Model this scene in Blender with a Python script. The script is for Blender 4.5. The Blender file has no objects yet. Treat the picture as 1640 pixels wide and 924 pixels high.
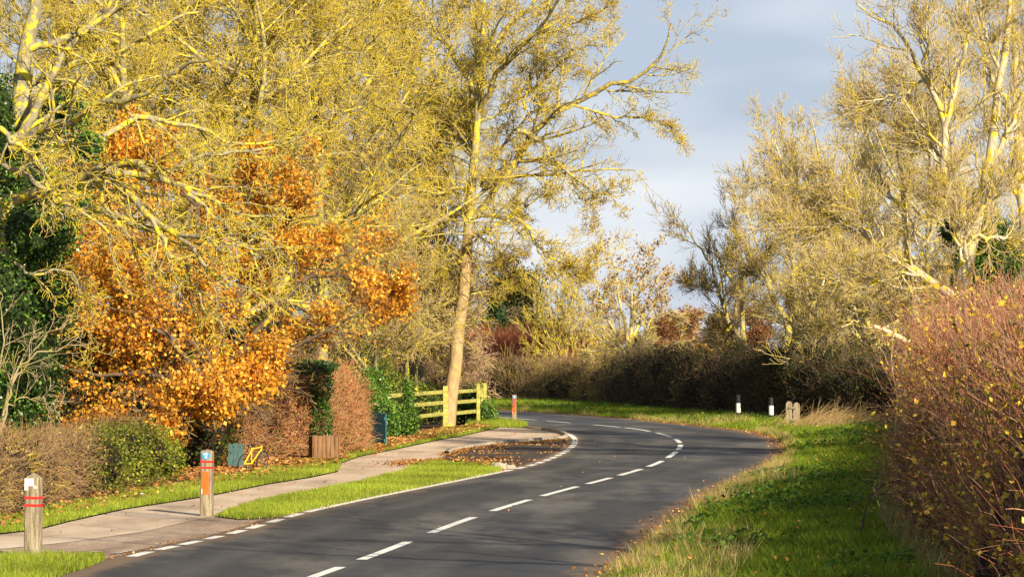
import bpy, math, random
import numpy as np
from mathutils import Vector
from mathutils.geometry import tessellate_polygon
R = math.radians
rng = np.random.default_rng(7)
scn = bpy.context.scene
COL = scn.collection

# ------------------------------------------------------------ camera, sky, sun, exposure
CAMH, F, HOR = 2.3, 5000.0, 566.0
cam = bpy.data.cameras.new('camera'); camo = bpy.data.objects.new('camera', cam); COL.objects.link(camo)
cam.sensor_width = 36; cam.lens = F / 1640 * 36
cam.shift_y = (HOR - 462) / 1640
cam.clip_start = 0.5; cam.clip_end = 6000
camo.location = (0, 0, CAMH); camo.rotation_euler = (R(90), 0, 0)
scn.camera = camo

SUN_EL, SUN_DIR = 25.0, (0.50, -0.87)          # direction towards the sun, on the ground
world = bpy.data.worlds.new('World'); scn.world = world; world.use_nodes = True
nt = world.node_tree; nt.nodes.clear()
def N(nt, t, **k):
    n = nt.nodes.new(t)
    for a, b in k.items():
        if a == 'inp':
            for i, v in b.items(): n.inputs[i].default_value = v
        else: setattr(n, a, b)
    return n
sky = N(nt, 'ShaderNodeTexSky', sky_type='NISHITA', sun_disc=False)
sky.sun_elevation = R(SUN_EL); sky.sun_rotation = math.atan2(SUN_DIR[0], SUN_DIR[1])
sky.air_density = 1.0; sky.dust_density = 1.0; sky.ozone_density = 1.5
tc = N(nt, 'ShaderNodeTexCoord')
mp = N(nt, 'ShaderNodeMapping'); mp.inputs['Scale'].default_value = (5.0, 5.0, 22.0)
mp.inputs['Location'].default_value = (0.35, 0.2, 1.25)
nz = N(nt, 'ShaderNodeTexNoise'); nz.inputs['Scale'].default_value = 1.1; nz.inputs['Detail'].default_value = 5; nz.inputs['Roughness'].default_value = 0.42
cr = N(nt, 'ShaderNodeValToRGB')
cr.color_ramp.elements[0].position = 0.40; cr.color_ramp.elements[0].color = (4.8, 5.6, 6.9, 1)
cr.color_ramp.elements[1].position = 0.60; cr.color_ramp.elements[1].color = (8.2, 8.6, 9.2, 1)
mx = N(nt, 'ShaderNodeMix', data_type='RGBA'); 
sx_ = N(nt, 'ShaderNodeSeparateXYZ'); mr_ = N(nt, 'ShaderNodeMapRange'); mr_.inputs['From Min'].default_value = 0.22; mr_.inputs['From Max'].default_value = 0.6; mr_.inputs['To Min'].default_value = 0.9; mr_.inputs['To Max'].default_value = 0.12
nt.links.new(tc.outputs['Generated'], sx_.inputs[0]); nt.links.new(sx_.outputs[2], mr_.inputs[0]); nt.links.new(mr_.outputs[0], mx.inputs[0])
bg = N(nt, 'ShaderNodeBackground'); bg.inputs[1].default_value = 0.056
wo = N(nt, 'ShaderNodeOutputWorld')
L = nt.links.new
L(tc.outputs['Generated'], mp.inputs[0]); L(mp.outputs[0], nz.inputs['Vector']); L(nz.outputs[0], cr.inputs[0])
L(sky.outputs[0], mx.inputs[6]); L(cr.outputs[0], mx.inputs[7]); L(mx.outputs[2], bg.inputs[0]); L(bg.outputs[0], wo.inputs[0])

sl = bpy.data.lights.new('sun', 'SUN'); sl.energy = 5.0; sl.angle = R(0.5); sl.color = (1.0, 0.87, 0.64)
so = bpy.data.objects.new('sun', sl); COL.objects.link(so)
ce = math.cos(R(SUN_EL)); ln = math.hypot(*SUN_DIR)
tosun = Vector((SUN_DIR[0] / ln * ce, SUN_DIR[1] / ln * ce, math.sin(R(SUN_EL))))
so.rotation_euler = tosun.to_track_quat('Z', 'Y').to_euler()
scn.view_settings.view_transform = 'Standard'; scn.view_settings.look = 'None'
scn.view_settings.gamma = 1; scn.view_settings.exposure = 0.95
scn.render.engine = 'CYCLES'
scn.cycles.max_bounces = 5; scn.cycles.diffuse_bounces = 3; scn.cycles.glossy_bounces = 2; scn.cycles.transmission_bounces = 3
scn.cycles.transparent_max_bounces = 4

# ------------------------------------------------------------ helpers
def W(x, y, Z): return np.array([(x - 820) / F * Z, Z, CAMH - (y - HOR) / F * Z])
def G(x, y):
    Z = CAMH * F / (y - HOR); return np.array([(x - 820) / F * Z, Z])
def tag(o, label=None, cat=None, group=None, kind=None):
    if label: o['label'] = label
    if cat: o['category'] = cat
    if group: o['group'] = group
    if kind: o['kind'] = kind
    return o
def empty(name, loc, rz=0.0):
    o = bpy.data.objects.new(name, None); COL.objects.link(o); o.empty_display_size = 0.3
    o.location = [float(v) for v in loc]; o.rotation_euler = (0, 0, rz); return o
def mesh_np(name, V, Fc, mat, parent=None, col=None, smooth=False):
    """V (n,3); Fc (m,k) same-size faces; col (n,3) vertex colour; coordinates relative to the parent"""
    me = bpy.data.meshes.new(name); V = np.asarray(V, dtype=np.float32)
    Fc = np.asarray(Fc, dtype=np.int32); m, k = Fc.shape
    me.vertices.add(len(V)); me.vertices.foreach_set('co', V.ravel())
    me.loops.add(m * k); me.loops.foreach_set('vertex_index', Fc.ravel())
    me.polygons.add(m); me.polygons.foreach_set('loop_start', np.arange(0, m * k, k, dtype=np.int32))
    if smooth: me.polygons.foreach_set('use_smooth', np.ones(m, dtype=bool))
    me.update(calc_edges=True)
    if col is not None:
        a = me.color_attributes.new('Col', 'FLOAT_COLOR', 'POINT')
        c = np.ones((len(V), 4), dtype=np.float32); c[:, :3] = col; a.data.foreach_set('color', c.ravel())
    me.materials.append(mat)
    o = bpy.data.objects.new(name, me); COL.objects.link(o)
    if parent: o.parent = parent
    return o
class MB:
    def __init__(s): s.v = []; s.f = []
    def add(s, vs, fs):
        b = len(s.v); s.v += [tuple(float(c) for c in v) for v in vs]; s.f += [tuple(b + i for i in f) for f in fs]
    def box(s, c, d, rz=0.0, bev=0.0, top=1.0, pyr=0.0):
        x, y, z = d[0] / 2, d[1] / 2, d[2] / 2; co, si = math.cos(rz), math.sin(rz)
        def T(p): return (c[0] + p[0] * co - p[1] * si, c[1] + p[0] * si + p[1] * co, c[2] + p[2])
        b = min(bev, x * .9, y * .9)
        ring = [(-x + b, -y), (x - b, -y), (x, -y + b), (x, y - b), (x - b, y), (-x + b, y), (-x, y - b), (-x, -y + b)] if b else [(-x, -y), (x, -y), (x, y), (-x, y)]
        n = len(ring); vs = [T((p[0], p[1], -z)) for p in ring] + [T((p[0] * top, p[1] * top, z)) for p in ring]
        fs = [tuple(reversed(range(n)))] + [(i, (i + 1) % n, n + (i + 1) % n, n + i) for i in range(n)]
        if pyr:
            vs.append(T((0, 0, z + pyr))); fs += [(n + i, n + (i + 1) % n, 2 * n) for i in range(n)]
        else: fs.append(tuple(range(n, 2 * n)))
        s.add(vs, fs)
    def cyl(s, p0, p1, r0, r1=None, n=12):
        r1 = r0 if r1 is None else r1; p0 = Vector(p0); p1 = Vector(p1); d = (p1 - p0).normalized()
        a = d.orthogonal().normalized(); b = d.cross(a)
        vs = [p0 + (a * math.cos(t) + b * math.sin(t)) * r0 for t in [2 * math.pi * i / n for i in range(n)]]
        vs += [p1 + (a * math.cos(t) + b * math.sin(t)) * r1 for t in [2 * math.pi * i / n for i in range(n)]]
        s.add(vs, [tuple(reversed(range(n))), tuple(range(n, 2 * n))] + [(i, (i + 1) % n, n + (i + 1) % n, n + i) for i in range(n)])
    def torus(s, c, r, rr, axis='x', n=24, m=6):
        vs = []; fs = []
        for i in range(n):
            a = 2 * math.pi * i / n
            for j in range(m):
                b = 2 * math.pi * j / m; q = r + rr * math.cos(b)
                p = (rr * math.sin(b), q * math.cos(a), q * math.sin(a)) if axis == 'x' else (q * math.cos(a), rr * math.sin(b), q * math.sin(a))
                vs.append((c[0] + p[0], c[1] + p[1], c[2] + p[2]))
                fs.append((i * m + j, i * m + (j + 1) % m, ((i + 1) % n) * m + (j + 1) % m, ((i + 1) % n) * m + j))
        s.add(vs, fs)
    def build(s, name, mat, parent=None):
        me = bpy.data.meshes.new(name); me.from_pydata(s.v, [], s.f); me.update(); me.materials.append(mat)
        o = bpy.data.objects.new(name, me); COL.objects.link(o)
        if parent: o.parent = parent
        return o
def snoise(P, scale, seed=0):
    """cheap smooth noise, about -1..1"""
    r = np.random.default_rng(seed); P = np.asarray(P) * scale; o = 0
    for i in range(5):
        k = r.normal(size=P.shape[1]) * (1 + 0.5 * i); o = o + np.sin(P @ k + r.uniform(0, 6.28)) / (1 + 0.35 * i)
    return o / 2.6
def spline(pts, n):
    """Catmull-Rom through pts, n samples evenly spaced"""
    P = np.asarray(pts, float); Q = np.vstack([2 * P[0] - P[1], P, 2 * P[-1] - P[-2]]); out = []
    for i in range(1, len(Q) - 2):
        t = np.linspace(0, 1, 24, endpoint=False)[:, None]; a, b, c, d = Q[i - 1], Q[i], Q[i + 1], Q[i + 2]
        out.append(0.5 * (2 * b + (c - a) * t + (2 * a - 5 * b + 4 * c - d) * t ** 2 + (3 * b - a - 3 * c + d) * t ** 3))
    out = np.vstack(out + [P[-1:]]); s = np.r_[0, np.cumsum(np.linalg.norm(np.diff(out, axis=0), axis=1))]
    u = np.linspace(0, s[-1], n); return np.stack([np.interp(u, s, out[:, k]) for k in range(P.shape[1])], 1)

# ------------------------------------------------------------ materials
def mat_new(name):
    m = bpy.data.materials.new(name); m.use_nodes = True; nt = m.node_tree; nt.nodes.clear()
    out = N(nt, 'ShaderNodeOutputMaterial'); bs = N(nt, 'ShaderNodeBsdfPrincipled'); nt.links.new(bs.outputs[0], out.inputs[0])
    return m, nt, bs, out
def ramp(nt, src, stops):
    r = N(nt, 'ShaderNodeValToRGB'); e = r.color_ramp.elements
    while len(e) < len(stops): e.new(0.5)
    for i, (p, c) in enumerate(stops): e[i].position = p; e[i].color = (*c, 1)
    nt.links.new(src, r.inputs[0]); return r.outputs[0]
def noise(nt, scale, detail=4, rough=0.55, stretch=None, coord='Object'):
    tc = N(nt, 'ShaderNodeTexCoord'); n = N(nt, 'ShaderNodeTexNoise'); n.inputs['Scale'].default_value = scale
    n.inputs['Detail'].default_value = detail; n.inputs['Roughness'].default_value = rough
    if stretch:
        mp = N(nt, 'ShaderNodeMapping'); mp.inputs['Scale'].default_value = stretch
        nt.links.new(tc.outputs[coord], mp.inputs[0]); nt.links.new(mp.outputs[0], n.inputs['Vector'])
    else: nt.links.new(tc.outputs[coord], n.inputs['Vector'])
    return n.outputs[0]
def mixc(nt, f, a, b, mode='MIX'):
    m = N(nt, 'ShaderNodeMix', data_type='RGBA', blend_type=mode)
    for s, i in ((f, 0), (a, 6), (b, 7)):
        if isinstance(s, (int, float)): m.inputs[i].default_value = s
        elif isinstance(s, tuple): m.inputs[i].default_value = (*s, 1)
        else: nt.links.new(s, m.inputs[i])
    return m.outputs[2]
def bump(nt, bs, h, strength, dist):
    b = N(nt, 'ShaderNodeBump'); b.inputs['Strength'].default_value = strength; b.inputs['Distance'].default_value = dist
    nt.links.new(h, b.inputs['Height']); nt.links.new(b.outputs[0], bs.inputs['Normal'])
def M_noise(name, stops, scale, rough=0.85, detail=5, stretch=None, bmp=0.0, bd=0.01, fine=None, spec=0.3):
    m, nt, bs, _ = mat_new(name); h = noise(nt, scale, detail, 0.6, stretch); c = ramp(nt, h, stops)
    if fine:
        g = noise(nt, fine[0], 3, 0.7); c = mixc(nt, fine[1], c, ramp(nt, g, [(0.3, (0.1,) * 3), (0.7, (0.95,) * 3)]), 'OVERLAY'); h = g
    nt.links.new(c, bs.inputs['Base Color']); bs.inputs['Roughness'].default_value = rough
    bs.inputs['Specular IOR Level'].default_value = spec
    if bmp: bump(nt, bs, h, bmp, bd)
    return m
def M_plain(name, c, rough=0.6, var=0.12, scale=8, metal=0.0):
    a = tuple(max(0, v * (1 - var)) for v in c); b = tuple(min(1, v * (1 + var)) for v in c)
    m = M_noise(name, [(0.3, a), (0.7, b)], scale, rough); m.node_tree.nodes['Principled BSDF'].inputs['Metallic'].default_value = metal; return m
def M_leaf(name, trans=0.35, rough=0.5, spec=0.3):
    """colour from the mesh's own per-leaf colours, part of the light passes through"""
    m, nt, bs, out = mat_new(name); at = N(nt, 'ShaderNodeAttribute', attribute_name='Col')
    nt.links.new(at.outputs[0], bs.inputs['Base Color']); bs.inputs['Roughness'].default_value = rough; bs.inputs['Specular IOR Level'].default_value = spec
    tr = N(nt, 'ShaderNodeBsdfTranslucent'); nt.links.new(at.outputs[0], tr.inputs[0])
    ms = N(nt, 'ShaderNodeMixShader'); ms.inputs[0].default_value = trans
    nt.links.new(bs.outputs[0], ms.inputs[1]); nt.links.new(tr.outputs[0], ms.inputs[2]); nt.links.new(ms.outputs[0], out.inputs[0]); return m
def M_bark(name, bark_a, bark_b, lichen, amount, lscale=3.0):
    m, nt, bs, _ = mat_new(name)
    g = noise(nt, 9, 5, 0.65, (1, 1, 0.35)); c = ramp(nt, g, [(0.3, bark_a), (0.7, bark_b)])
    l = noise(nt, lscale, 5, 0.7); f = ramp(nt, l, [(max(0.01, 0.62 - amount * 0.4), (0,) * 3), (0.70 - amount * 0.4, (1,) * 3)])
    l2 = noise(nt, 25, 3, 0.6); lc = ramp(nt, l2, [(0.3, tuple(v * 0.75 for v in lichen)), (0.7, lichen)])
    nt.links.new(mixc(nt, f, c, lc), bs.inputs['Base Color']); bs.inputs['Roughness'].default_value = 0.9; bs.inputs['Specular IOR Level'].default_value = 0.15
    bump(nt, bs, g, 0.6, 0.02); return m
LICH = (0.67, 0.53, 0.04)
bark_lichen = M_bark('bark_with_yellow_lichen', (0.13, 0.11, 0.07), (0.36, 0.32, 0.21), LICH, 0.34, 6.5)
twig_lichen = M_bark('twigs_with_yellow_lichen', (0.24, 0.14, 0.06), (0.54, 0.38, 0.16), LICH, 0.49, 4.0)
twig_brown = M_bark('brown_twigs', (0.17, 0.11, 0.06), (0.34, 0.23, 0.12), LICH, 0.16, 1.3)
twig_ash = M_bark('pale_ash_twigs', (0.30, 0.20, 0.11), (0.64, 0.50, 0.31), LICH, 0.33, 4.0)
bark_ash = M_bark('pale_ash_bark', (0.28, 0.24, 0.17), (0.58, 0.51, 0.38), LICH, 0.33, 6.0)
bark_tan = M_bark('tan_bark', (0.26, 0.17, 0.08), (0.50, 0.36, 0.19), LICH, 0.10, 1.5)
bark_plain = M_bark('grey_brown_bark', (0.22, 0.16, 0.09), (0.42, 0.33, 0.20), (0.40, 0.36, 0.10), 0.25, 1.5)
twig_far = M_bark('distant_twigs', (0.13, 0.085, 0.055), (0.23, 0.15, 0.10), (0.2, 0.16, 0.06), 0.2, 0.4)
twig_red = M_bark('red_twigs', (0.26, 0.075, 0.04), (0.44, 0.16, 0.085), (0.4, 0.30, 0.12), 0.1, 0.8)
twig_straw = M_bark('dry_straw_twigs', (0.30, 0.19, 0.09), (0.48, 0.33, 0.15), (0.48, 0.42, 0.12), 0.16, 1.0)
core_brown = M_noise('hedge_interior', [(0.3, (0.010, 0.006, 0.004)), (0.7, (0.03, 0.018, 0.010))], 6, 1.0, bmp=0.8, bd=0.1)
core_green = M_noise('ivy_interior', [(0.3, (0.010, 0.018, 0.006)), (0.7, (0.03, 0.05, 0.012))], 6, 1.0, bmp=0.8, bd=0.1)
leaf_m = M_leaf('leaves', 0.4); ivy_m = M_leaf('ivy_leaves', 0.12, 0.38, 0.5); blade_m = M_leaf('grass_blades', 0.45, 0.7, 0.15)
litter_m = M_leaf('fallen_leaves', 0.15, 0.7, 0.2)

m_ground = M_noise('field_turf', [(0.25, (0.035, 0.05, 0.012)), (0.5, (0.07, 0.10, 0.02)), (0.75, (0.12, 0.09, 0.04))], 0.6, 1.0, fine=(30, 0.5), bmp=0.4, bd=0.05)
m_soil = M_noise('garden_soil', [(0.3, (0.035, 0.022, 0.012)), (0.7, (0.11, 0.065, 0.03))], 3, 1.0, fine=(40, 0.6), bmp=0.6, bd=0.05)
m_verge = M_noise('verge_turf', [(0.25, (0.05, 0.085, 0.012)), (0.55, (0.08, 0.13, 0.02)), (0.8, (0.14, 0.13, 0.04))], 1.2, 1.0, fine=(30, 0.5), bmp=0.4, bd=0.04)

def road_mat():
    m, nt, bs, _ = mat_new('asphalt')
    big = noise(nt, 0.7, 5, 0.6, (1.0, 0.22, 1)); c = ramp(nt, big, [(0.30, (0.024, 0.024, 0.026)), (0.52, (0.037, 0.036, 0.038)), (0.74, (0.075, 0.071, 0.067))])
    g = noise(nt, 60, 3, 0.8); c = mixc(nt, 0.55, c, ramp(nt, g, [(0.35, (0.30,) * 3), (0.68, (0.78,) * 3)]), 'OVERLAY')
    st = noise(nt, 2.6, 3, 0.6); c = mixc(nt, ramp(nt, st, [(0.60, (0,) * 3), (0.72, (0.25,) * 3)]), c, (0.10, 0.085, 0.06))
    w1 = noise(nt, 0.55, 5, 0.62, (1.0, 0.3, 1)); c = mixc(nt, ramp(nt, w1, [(0.50, (0,) * 3), (0.64, (0.55,) * 3)]), c, mixc(nt, ramp(nt, g, [(0.4, (0,) * 3), (0.62, (1,) * 3)]), (0.11, 0.098, 0.085), (0.26, 0.235, 0.205)))  # pale worn streaks; sunlit patches of the road are put into this colour
    at = N(nt, 'ShaderNodeAttribute', attribute_name='Dirt'); sp = N(nt, 'ShaderNodeSeparateColor'); nt.links.new(at.outputs[0], sp.inputs[0])
    md = noise(nt, 5, 5, 0.7); c = mixc(nt, 0.5, c, ramp(nt, md, [(0.38, (0.32,) * 3), (0.62, (0.66,) * 3)]), 'OVERLAY')
    c = mixc(nt, ramp(nt, mixc(nt, 1.0, sp.outputs[1], noise(nt, 0.8, 4, 0.6, (1, .2, 1)), 'MULTIPLY'), [(0.2, (0,) * 3), (0.6, (0.5,) * 3)]), c, (0.105, 0.098, 0.088))
    df = mixc(nt, 1.0, sp.outputs[0], noise(nt, 2.2, 5, 0.7), 'ADD'); c = mixc(nt, ramp(nt, df, [(0.75, (0,) * 3), (1.15, (0.9,) * 3)]), c, (0.17, 0.11, 0.065))
    nt.links.new(c, bs.inputs['Base Color'])
    rr = ramp(nt, noise(nt, 0.35, 4, 0.6), [(0.35, (0.55,) * 3), (0.65, (0.85,) * 3)]); nt.links.new(rr, bs.inputs['Roughness'])
    bs.inputs['Specular IOR Level'].default_value = 0.4; bump(nt, bs, g, 0.35, 0.006); return m
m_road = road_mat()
m_path = M_noise('worn_footpath_asphalt', [(0.25, (0.30, 0.21, 0.155)), (0.5, (0.50, 0.385, 0.285)), (0.75, (0.64, 0.53, 0.42))], 1.1, 0.85, stretch=(1, 0.35, 1), fine=(45, 0.35), bmp=0.3, bd=0.01)
m_apron = M_noise('old_driveway_asphalt', [(0.3, (0.20, 0.135, 0.10)), (0.55, (0.36, 0.26, 0.19)), (0.75, (0.52, 0.42, 0.33))], 1.6, 0.9, stretch=(1, 0.3, 1), fine=(35, 0.5), bmp=0.5, bd=0.015)
m_bay = M_noise('dark_bay_asphalt', [(0.3, (0.040, 0.031, 0.028)), (0.6, (0.065, 0.048, 0.04)), (0.8, (0.12, 0.07, 0.04))], 1.6, 0.8, fine=(35, 0.5), bmp=0.4, bd=0.01)
def paint_mat():
    m, nt, bs, _ = mat_new('road_paint'); g = noise(nt, 14, 5, 0.75)
    c = ramp(nt, g, [(0.34, (0.22, 0.21, 0.19)), (0.44, (0.74, 0.73, 0.69)), (0.7, (0.82, 0.81, 0.77))])
    nt.links.new(c, bs.inputs['Base Color']); bs.inputs['Roughness'].default_value = 0.6; return m
m_paint = paint_mat()
m_paint_old = M_noise('worn_road_paint', [(0.40, (0.20, 0.16, 0.13)), (0.55, (0.62, 0.58, 0.52))], 6, 0.8, detail=6)
m_kerb = M_noise('concrete_kerb', [(0.3, (0.22, 0.18, 0.14)), (0.7, (0.44, 0.38, 0.31))], 6, 0.9, fine=(50, 0.4), bmp=0.3)
m_post = M_noise('weathered_timber', [(0.30, (0.09, 0.065, 0.04)), (0.5, (0.25, 0.20, 0.13)), (0.70, (0.42, 0.36, 0.26))], 14, 0.9, stretch=(2.2, 2.2, 0.22), fine=(70, 0.4), bmp=0.5, bd=0.006)
m_rail = M_noise('yellow_green_fence_timber', [(0.25, (0.17, 0.16, 0.035)), (0.5, (0.37, 0.34, 0.08)), (0.75, (0.50, 0.46, 0.14))], 8, 0.9, stretch=(0.5, 0.5, 1.4), fine=(50, 0.4), bmp=0.4, bd=0.006)
m_slat = M_noise('brown_stained_planks', [(0.3, (0.08, 0.035, 0.018)), (0.6, (0.24, 0.13, 0.06)), (0.85, (0.45, 0.30, 0.15))], 7, 0.8, stretch=(3, 3, 0.25), bmp=0.3)
m_teal = M_noise('teal_painted_board', [(0.3, (0.012, 0.085, 0.095)), (0.7, (0.03, 0.16, 0.17))], 6, 0.7, stretch=(3, 3, 0.4), bmp=0.2)
m_red = M_plain('red_reflective_tape', (0.62, 0.03, 0.025), 0.4); m_orange = M_plain('orange_reflector', (0.80, 0.13, 0.02), 0.4, 0.15, 20)
m_blue = M_plain('blue_badge', (0.02, 0.28, 0.62), 0.4); m_white = M_noise('white_paint', [(0.3, (0.55, 0.52, 0.45)), (0.6, (0.80, 0.78, 0.72))], 12, 0.6)
m_black = M_plain('black_plastic', (0.018, 0.02, 0.022), 0.45); m_yellow = M_plain('yellow_enamel', (0.85, 0.55, 0.02), 0.35)
m_rubber = M_plain('tyre_rubber', (0.02, 0.02, 0.02), 0.8); m_steel = M_plain('bare_metal', (0.55, 0.55, 0.55), 0.35, metal=0.8)
m_slate = M_noise('slate_roof', [(0.3, (0.13, 0.14, 0.18)), (0.7, (0.22, 0.24, 0.30))], 2, 0.7, stretch=(1, 1, 6)); m_brick = M_noise('orange_brick', [(0.3, (0.22, 0.10, 0.05)), (0.7, (0.36, 0.19, 0.10))], 5, 0.9)
m_glass = M_plain('window_glass', (0.05, 0.06, 0.08), 0.1); m_stone = M_plain('pale_stone', (0.28, 0.25, 0.20), 0.9, 0.2, 12)
m_splint = M_plain('split_wood', (0.62, 0.46, 0.28), 0.8, 0.2, 20)

# ------------------------------------------------------------ vegetation generators
def nrm(a): return a / np.maximum(np.linalg.norm(a, axis=-1, keepdims=True), 1e-9)
def tubes(P, r, sides):
    """P (n,k,3) r (n,k) -> vertices, quads"""
    n, k, _ = P.shape; T = np.empty_like(P); T[:, 1:-1] = P[:, 2:] - P[:, :-2]; T[:, 0] = P[:, 1] - P[:, 0]; T[:, -1] = P[:, -1] - P[:, -2]
    T = nrm(T); ref = np.zeros((n, 1, 3)); ax = np.argmin(np.abs(T.mean(1)), axis=1); ref[np.arange(n), 0, ax] = 1
    A = nrm(np.cross(T, ref)); B = np.cross(T, A); a = np.arange(sides) * 2 * np.pi / sides
    V = P[:, :, None] + r[:, :, None, None] * (A[:, :, None] * np.cos(a)[None, None, :, None] + B[:, :, None] * np.sin(a)[None, None, :, None])
    i = np.arange(n)[:, None, None] * k * sides + np.arange(k - 1)[None, :, None] * sides; j = np.arange(sides)[None, None, :]; j2 = (j + 1) % sides
    Q = np.stack([i + j, i + j2, i + sides + j2, i + sides + j], -1).reshape(-1, 4)
    return V.reshape(-1, 3), Q
def join(parts):
    V = []; Q = []; b = 0
    for v, q in parts: V.append(v); Q.append(q + b); b += len(v)
    return np.vstack(V), np.vstack(Q)
def grow(P, r, n, t0, ang, lf, K, wob, trop, rg, rr=0.6, rend=0.35, lmin=0.15, t1=1.0, lsd=0.25, shape=0.55, axis=None, rmax=9.0):
    """n children on every parent branch"""
    m, k, _ = P.shape; Lp = np.linalg.norm(np.diff(P, axis=1), axis=2).sum(1)
    t = t0 + (t1 - t0) * (np.arange(n)[None] + rg.uniform(0, 1, (m, n))) / n; f = np.clip(t * (k - 1), 0, k - 1.001); i = f.astype(int); u = (f - i)[..., None]
    mi = np.arange(m)[:, None]; a = P[mi, i]; b = P[mi, i + 1]; st = (a * (1 - u) + b * u).reshape(-1, 3); T = nrm(b - a).reshape(-1, 3)
    rad = (r[mi, i] * (1 - u[..., 0]) + r[mi, i + 1] * u[..., 0]).reshape(-1)
    X = nrm(np.cross(T, rg.normal(size=T.shape))); an = R(1) * rg.normal(ang, ang * 0.22, len(T)); an = an[:, None]
    D = nrm(T * np.cos(an) + X * np.sin(an)); ln = np.repeat(Lp, n) * lf * (1 - shape * t.reshape(-1)) * np.clip(rg.normal(1, lsd, len(T)), 0.35, 1.8)
    ln = np.maximum(ln, lmin)
    pts = [st]; d = D
    for s in range(K - 1):
        d = nrm(d + rg.normal(size=d.shape) * wob + np.array(trop)); pts.append(pts[-1] + d * (ln / (K - 1))[:, None])
    C = np.stack(pts, 1); r0 = np.minimum(rad * rr, rmax)[:, None]; R_ = r0 * (1 - (1 - rend) * np.linspace(0, 1, K)[None]); return C, R_
def leaves_geo(C, size, rg, pal, pw, cseed=1, cscale=0.8, up=0.0, aspect=0.7, jit=0.0, clump=0.25):
    """folded leaf of 4 points at every centre"""
    n = len(C); nr = rg.normal(size=(n, 3)); nr[:, 2] += up; nr = nrm(nr); A = nrm(np.cross(nr, rg.normal(size=(n, 3)))); B = np.cross(nr, A)
    s = (size * rg.uniform(0.6, 1.3, n))[:, None]; C = C + rg.normal(size=C.shape) * jit
    V = np.stack([C - A * s * .5, C + B * s * .5 * aspect + nr * s * .12, C + A * s * .5, C - B * s * .5 * aspect + nr * s * .12], 1).reshape(-1, 3)
    pal = np.array(pal); c = pal[rg.choice(len(pal), n, p=np.array(pw) / sum(pw))] * rg.uniform(0.7, 1.25, (n, 1)) * (1 + clump * snoise(C, cscale, cseed))[:, None]
    return V, np.arange(4 * n).reshape(-1, 4), np.repeat(np.clip(c, 0, 1), 4, axis=0)
GOLD = [(0.80, 0.40, 0.035), (0.70, 0.29, 0.025), (0.86, 0.53, 0.08), (0.38, 0.15, 0.02), (0.72, 0.50, 0.09)]; GOLDW = [4, 4, 2.2, 3, 1]
IVY = [(0.030, 0.075, 0.010), (0.055, 0.12, 0.014), (0.10, 0.18, 0.025), (0.018, 0.045, 0.008)]; IVYW = [4, 4, 1.6, 2]
def build_tree(name, label, trunk, limbs, levels, seed, bark, twig, group=None, leaves=None, split=1, trunk_sides=10, cat='tree', tbark=None, tsplit=0):
    """trunk: [(x,y,z,r)...] world; limbs: list of [(x,y,z,r)...]; levels: dicts for grow(); parts trunk, crown, foliage"""
    rg = np.random.default_rng(seed); tr = np.asarray(trunk, float); base = np.array([tr[0, 0], tr[0, 1], 0.0]); root = empty(name, base)
    tag(root, label, cat, group)
    tr[-1, 3] = min(tr[-1, 3], .008); S = spline(tr, 16); S[:, :3] -= base; S[1:-1, :2] += rg.normal(size=(14, 2)) * S[1:-1, 3:] * 0.15
    parts = [tubes(S[None, :, :3], S[None, :, 3], trunk_sides)]; fl = S[0].copy()
    PP = []; RR = []
    for l in limbs:
        l = np.asarray(l, float); q = spline(l, 16); q[:, :3] -= base; q[1:, :3] += rg.normal(size=(15, 3)) * 0.03; PP.append(q[:, :3]); RR.append(q[:, 3])
    first = []
    if PP:
        P = np.array(PP); r = np.array(RR); parts.append(tubes(P, r, 8)); first.append((P, r))
    auto = levels[0] if levels[0].get('auto') else None
    if auto:
        a = dict(auto); a.pop('auto'); P, r = grow(S[None, :, :3], S[None, :, 3], rg=rg, **a); parts.append(tubes(P, r, 7))
        if first:
            K = 16; t = np.linspace(0, 1, K); P2 = np.stack([[np.interp(t, np.linspace(0, 1, P.shape[1]), P[i, :, k]) for k in range(3)] for i in range(len(P))]).transpose(0, 2, 1)
            r2 = np.stack([np.interp(t, np.linspace(0, 1, P.shape[1]), r[i]) for i in range(len(P))]); P = np.concatenate([first[0][0], P2]); r = np.concatenate([first[0][1], r2])
        levels = levels[1:]
    else: P, r = first[0]
    tw = []
    for i, lv in enumerate(levels):
        P, r = grow(P, r, rg=rg, **lv); g = tubes(P, np.maximum(r, max(0.0048, tr[0, 1] * 6.5e-5)), 5 if i < split - 1 else (4 if i < split else 3)); (parts if i < split else tw).append(g)
    if tsplit:
        parts[0] = tubes(S[None, :tsplit + 1, :3], S[None, :tsplit + 1, 3], trunk_sides); parts.append(tubes(S[None, tsplit:, :3], S[None, tsplit:, 3], trunk_sides))
    V, Q = parts[0]; mesh_np('trunk', V, Q, tbark or bark, root, smooth=True); V, Q = join(parts[1:]); mesh_np('boughs', V, Q, bark, root, smooth=True)
    V, Q = join(tw); mesh_np('crown', V, Q, twig, root)
    if leaves:
        n = int(leaves['n']); q = P[rg.integers(0, len(P), n), rg.integers(1, P.shape[1], n)]
        if 'where' in leaves: q = q[leaves['where'](q + base)]
        V, Q, c = leaves_geo(q, leaves['size'], rg, leaves['pal'], leaves['pw'], seed, leaves.get('cs', 0.8), jit=leaves.get('jit', 0.08), aspect=leaves.get('aspect', 0.7)); mesh_np(leaves.get('name', 'foliage'), V, Q, leaf_m, root, c)
    return root
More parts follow.
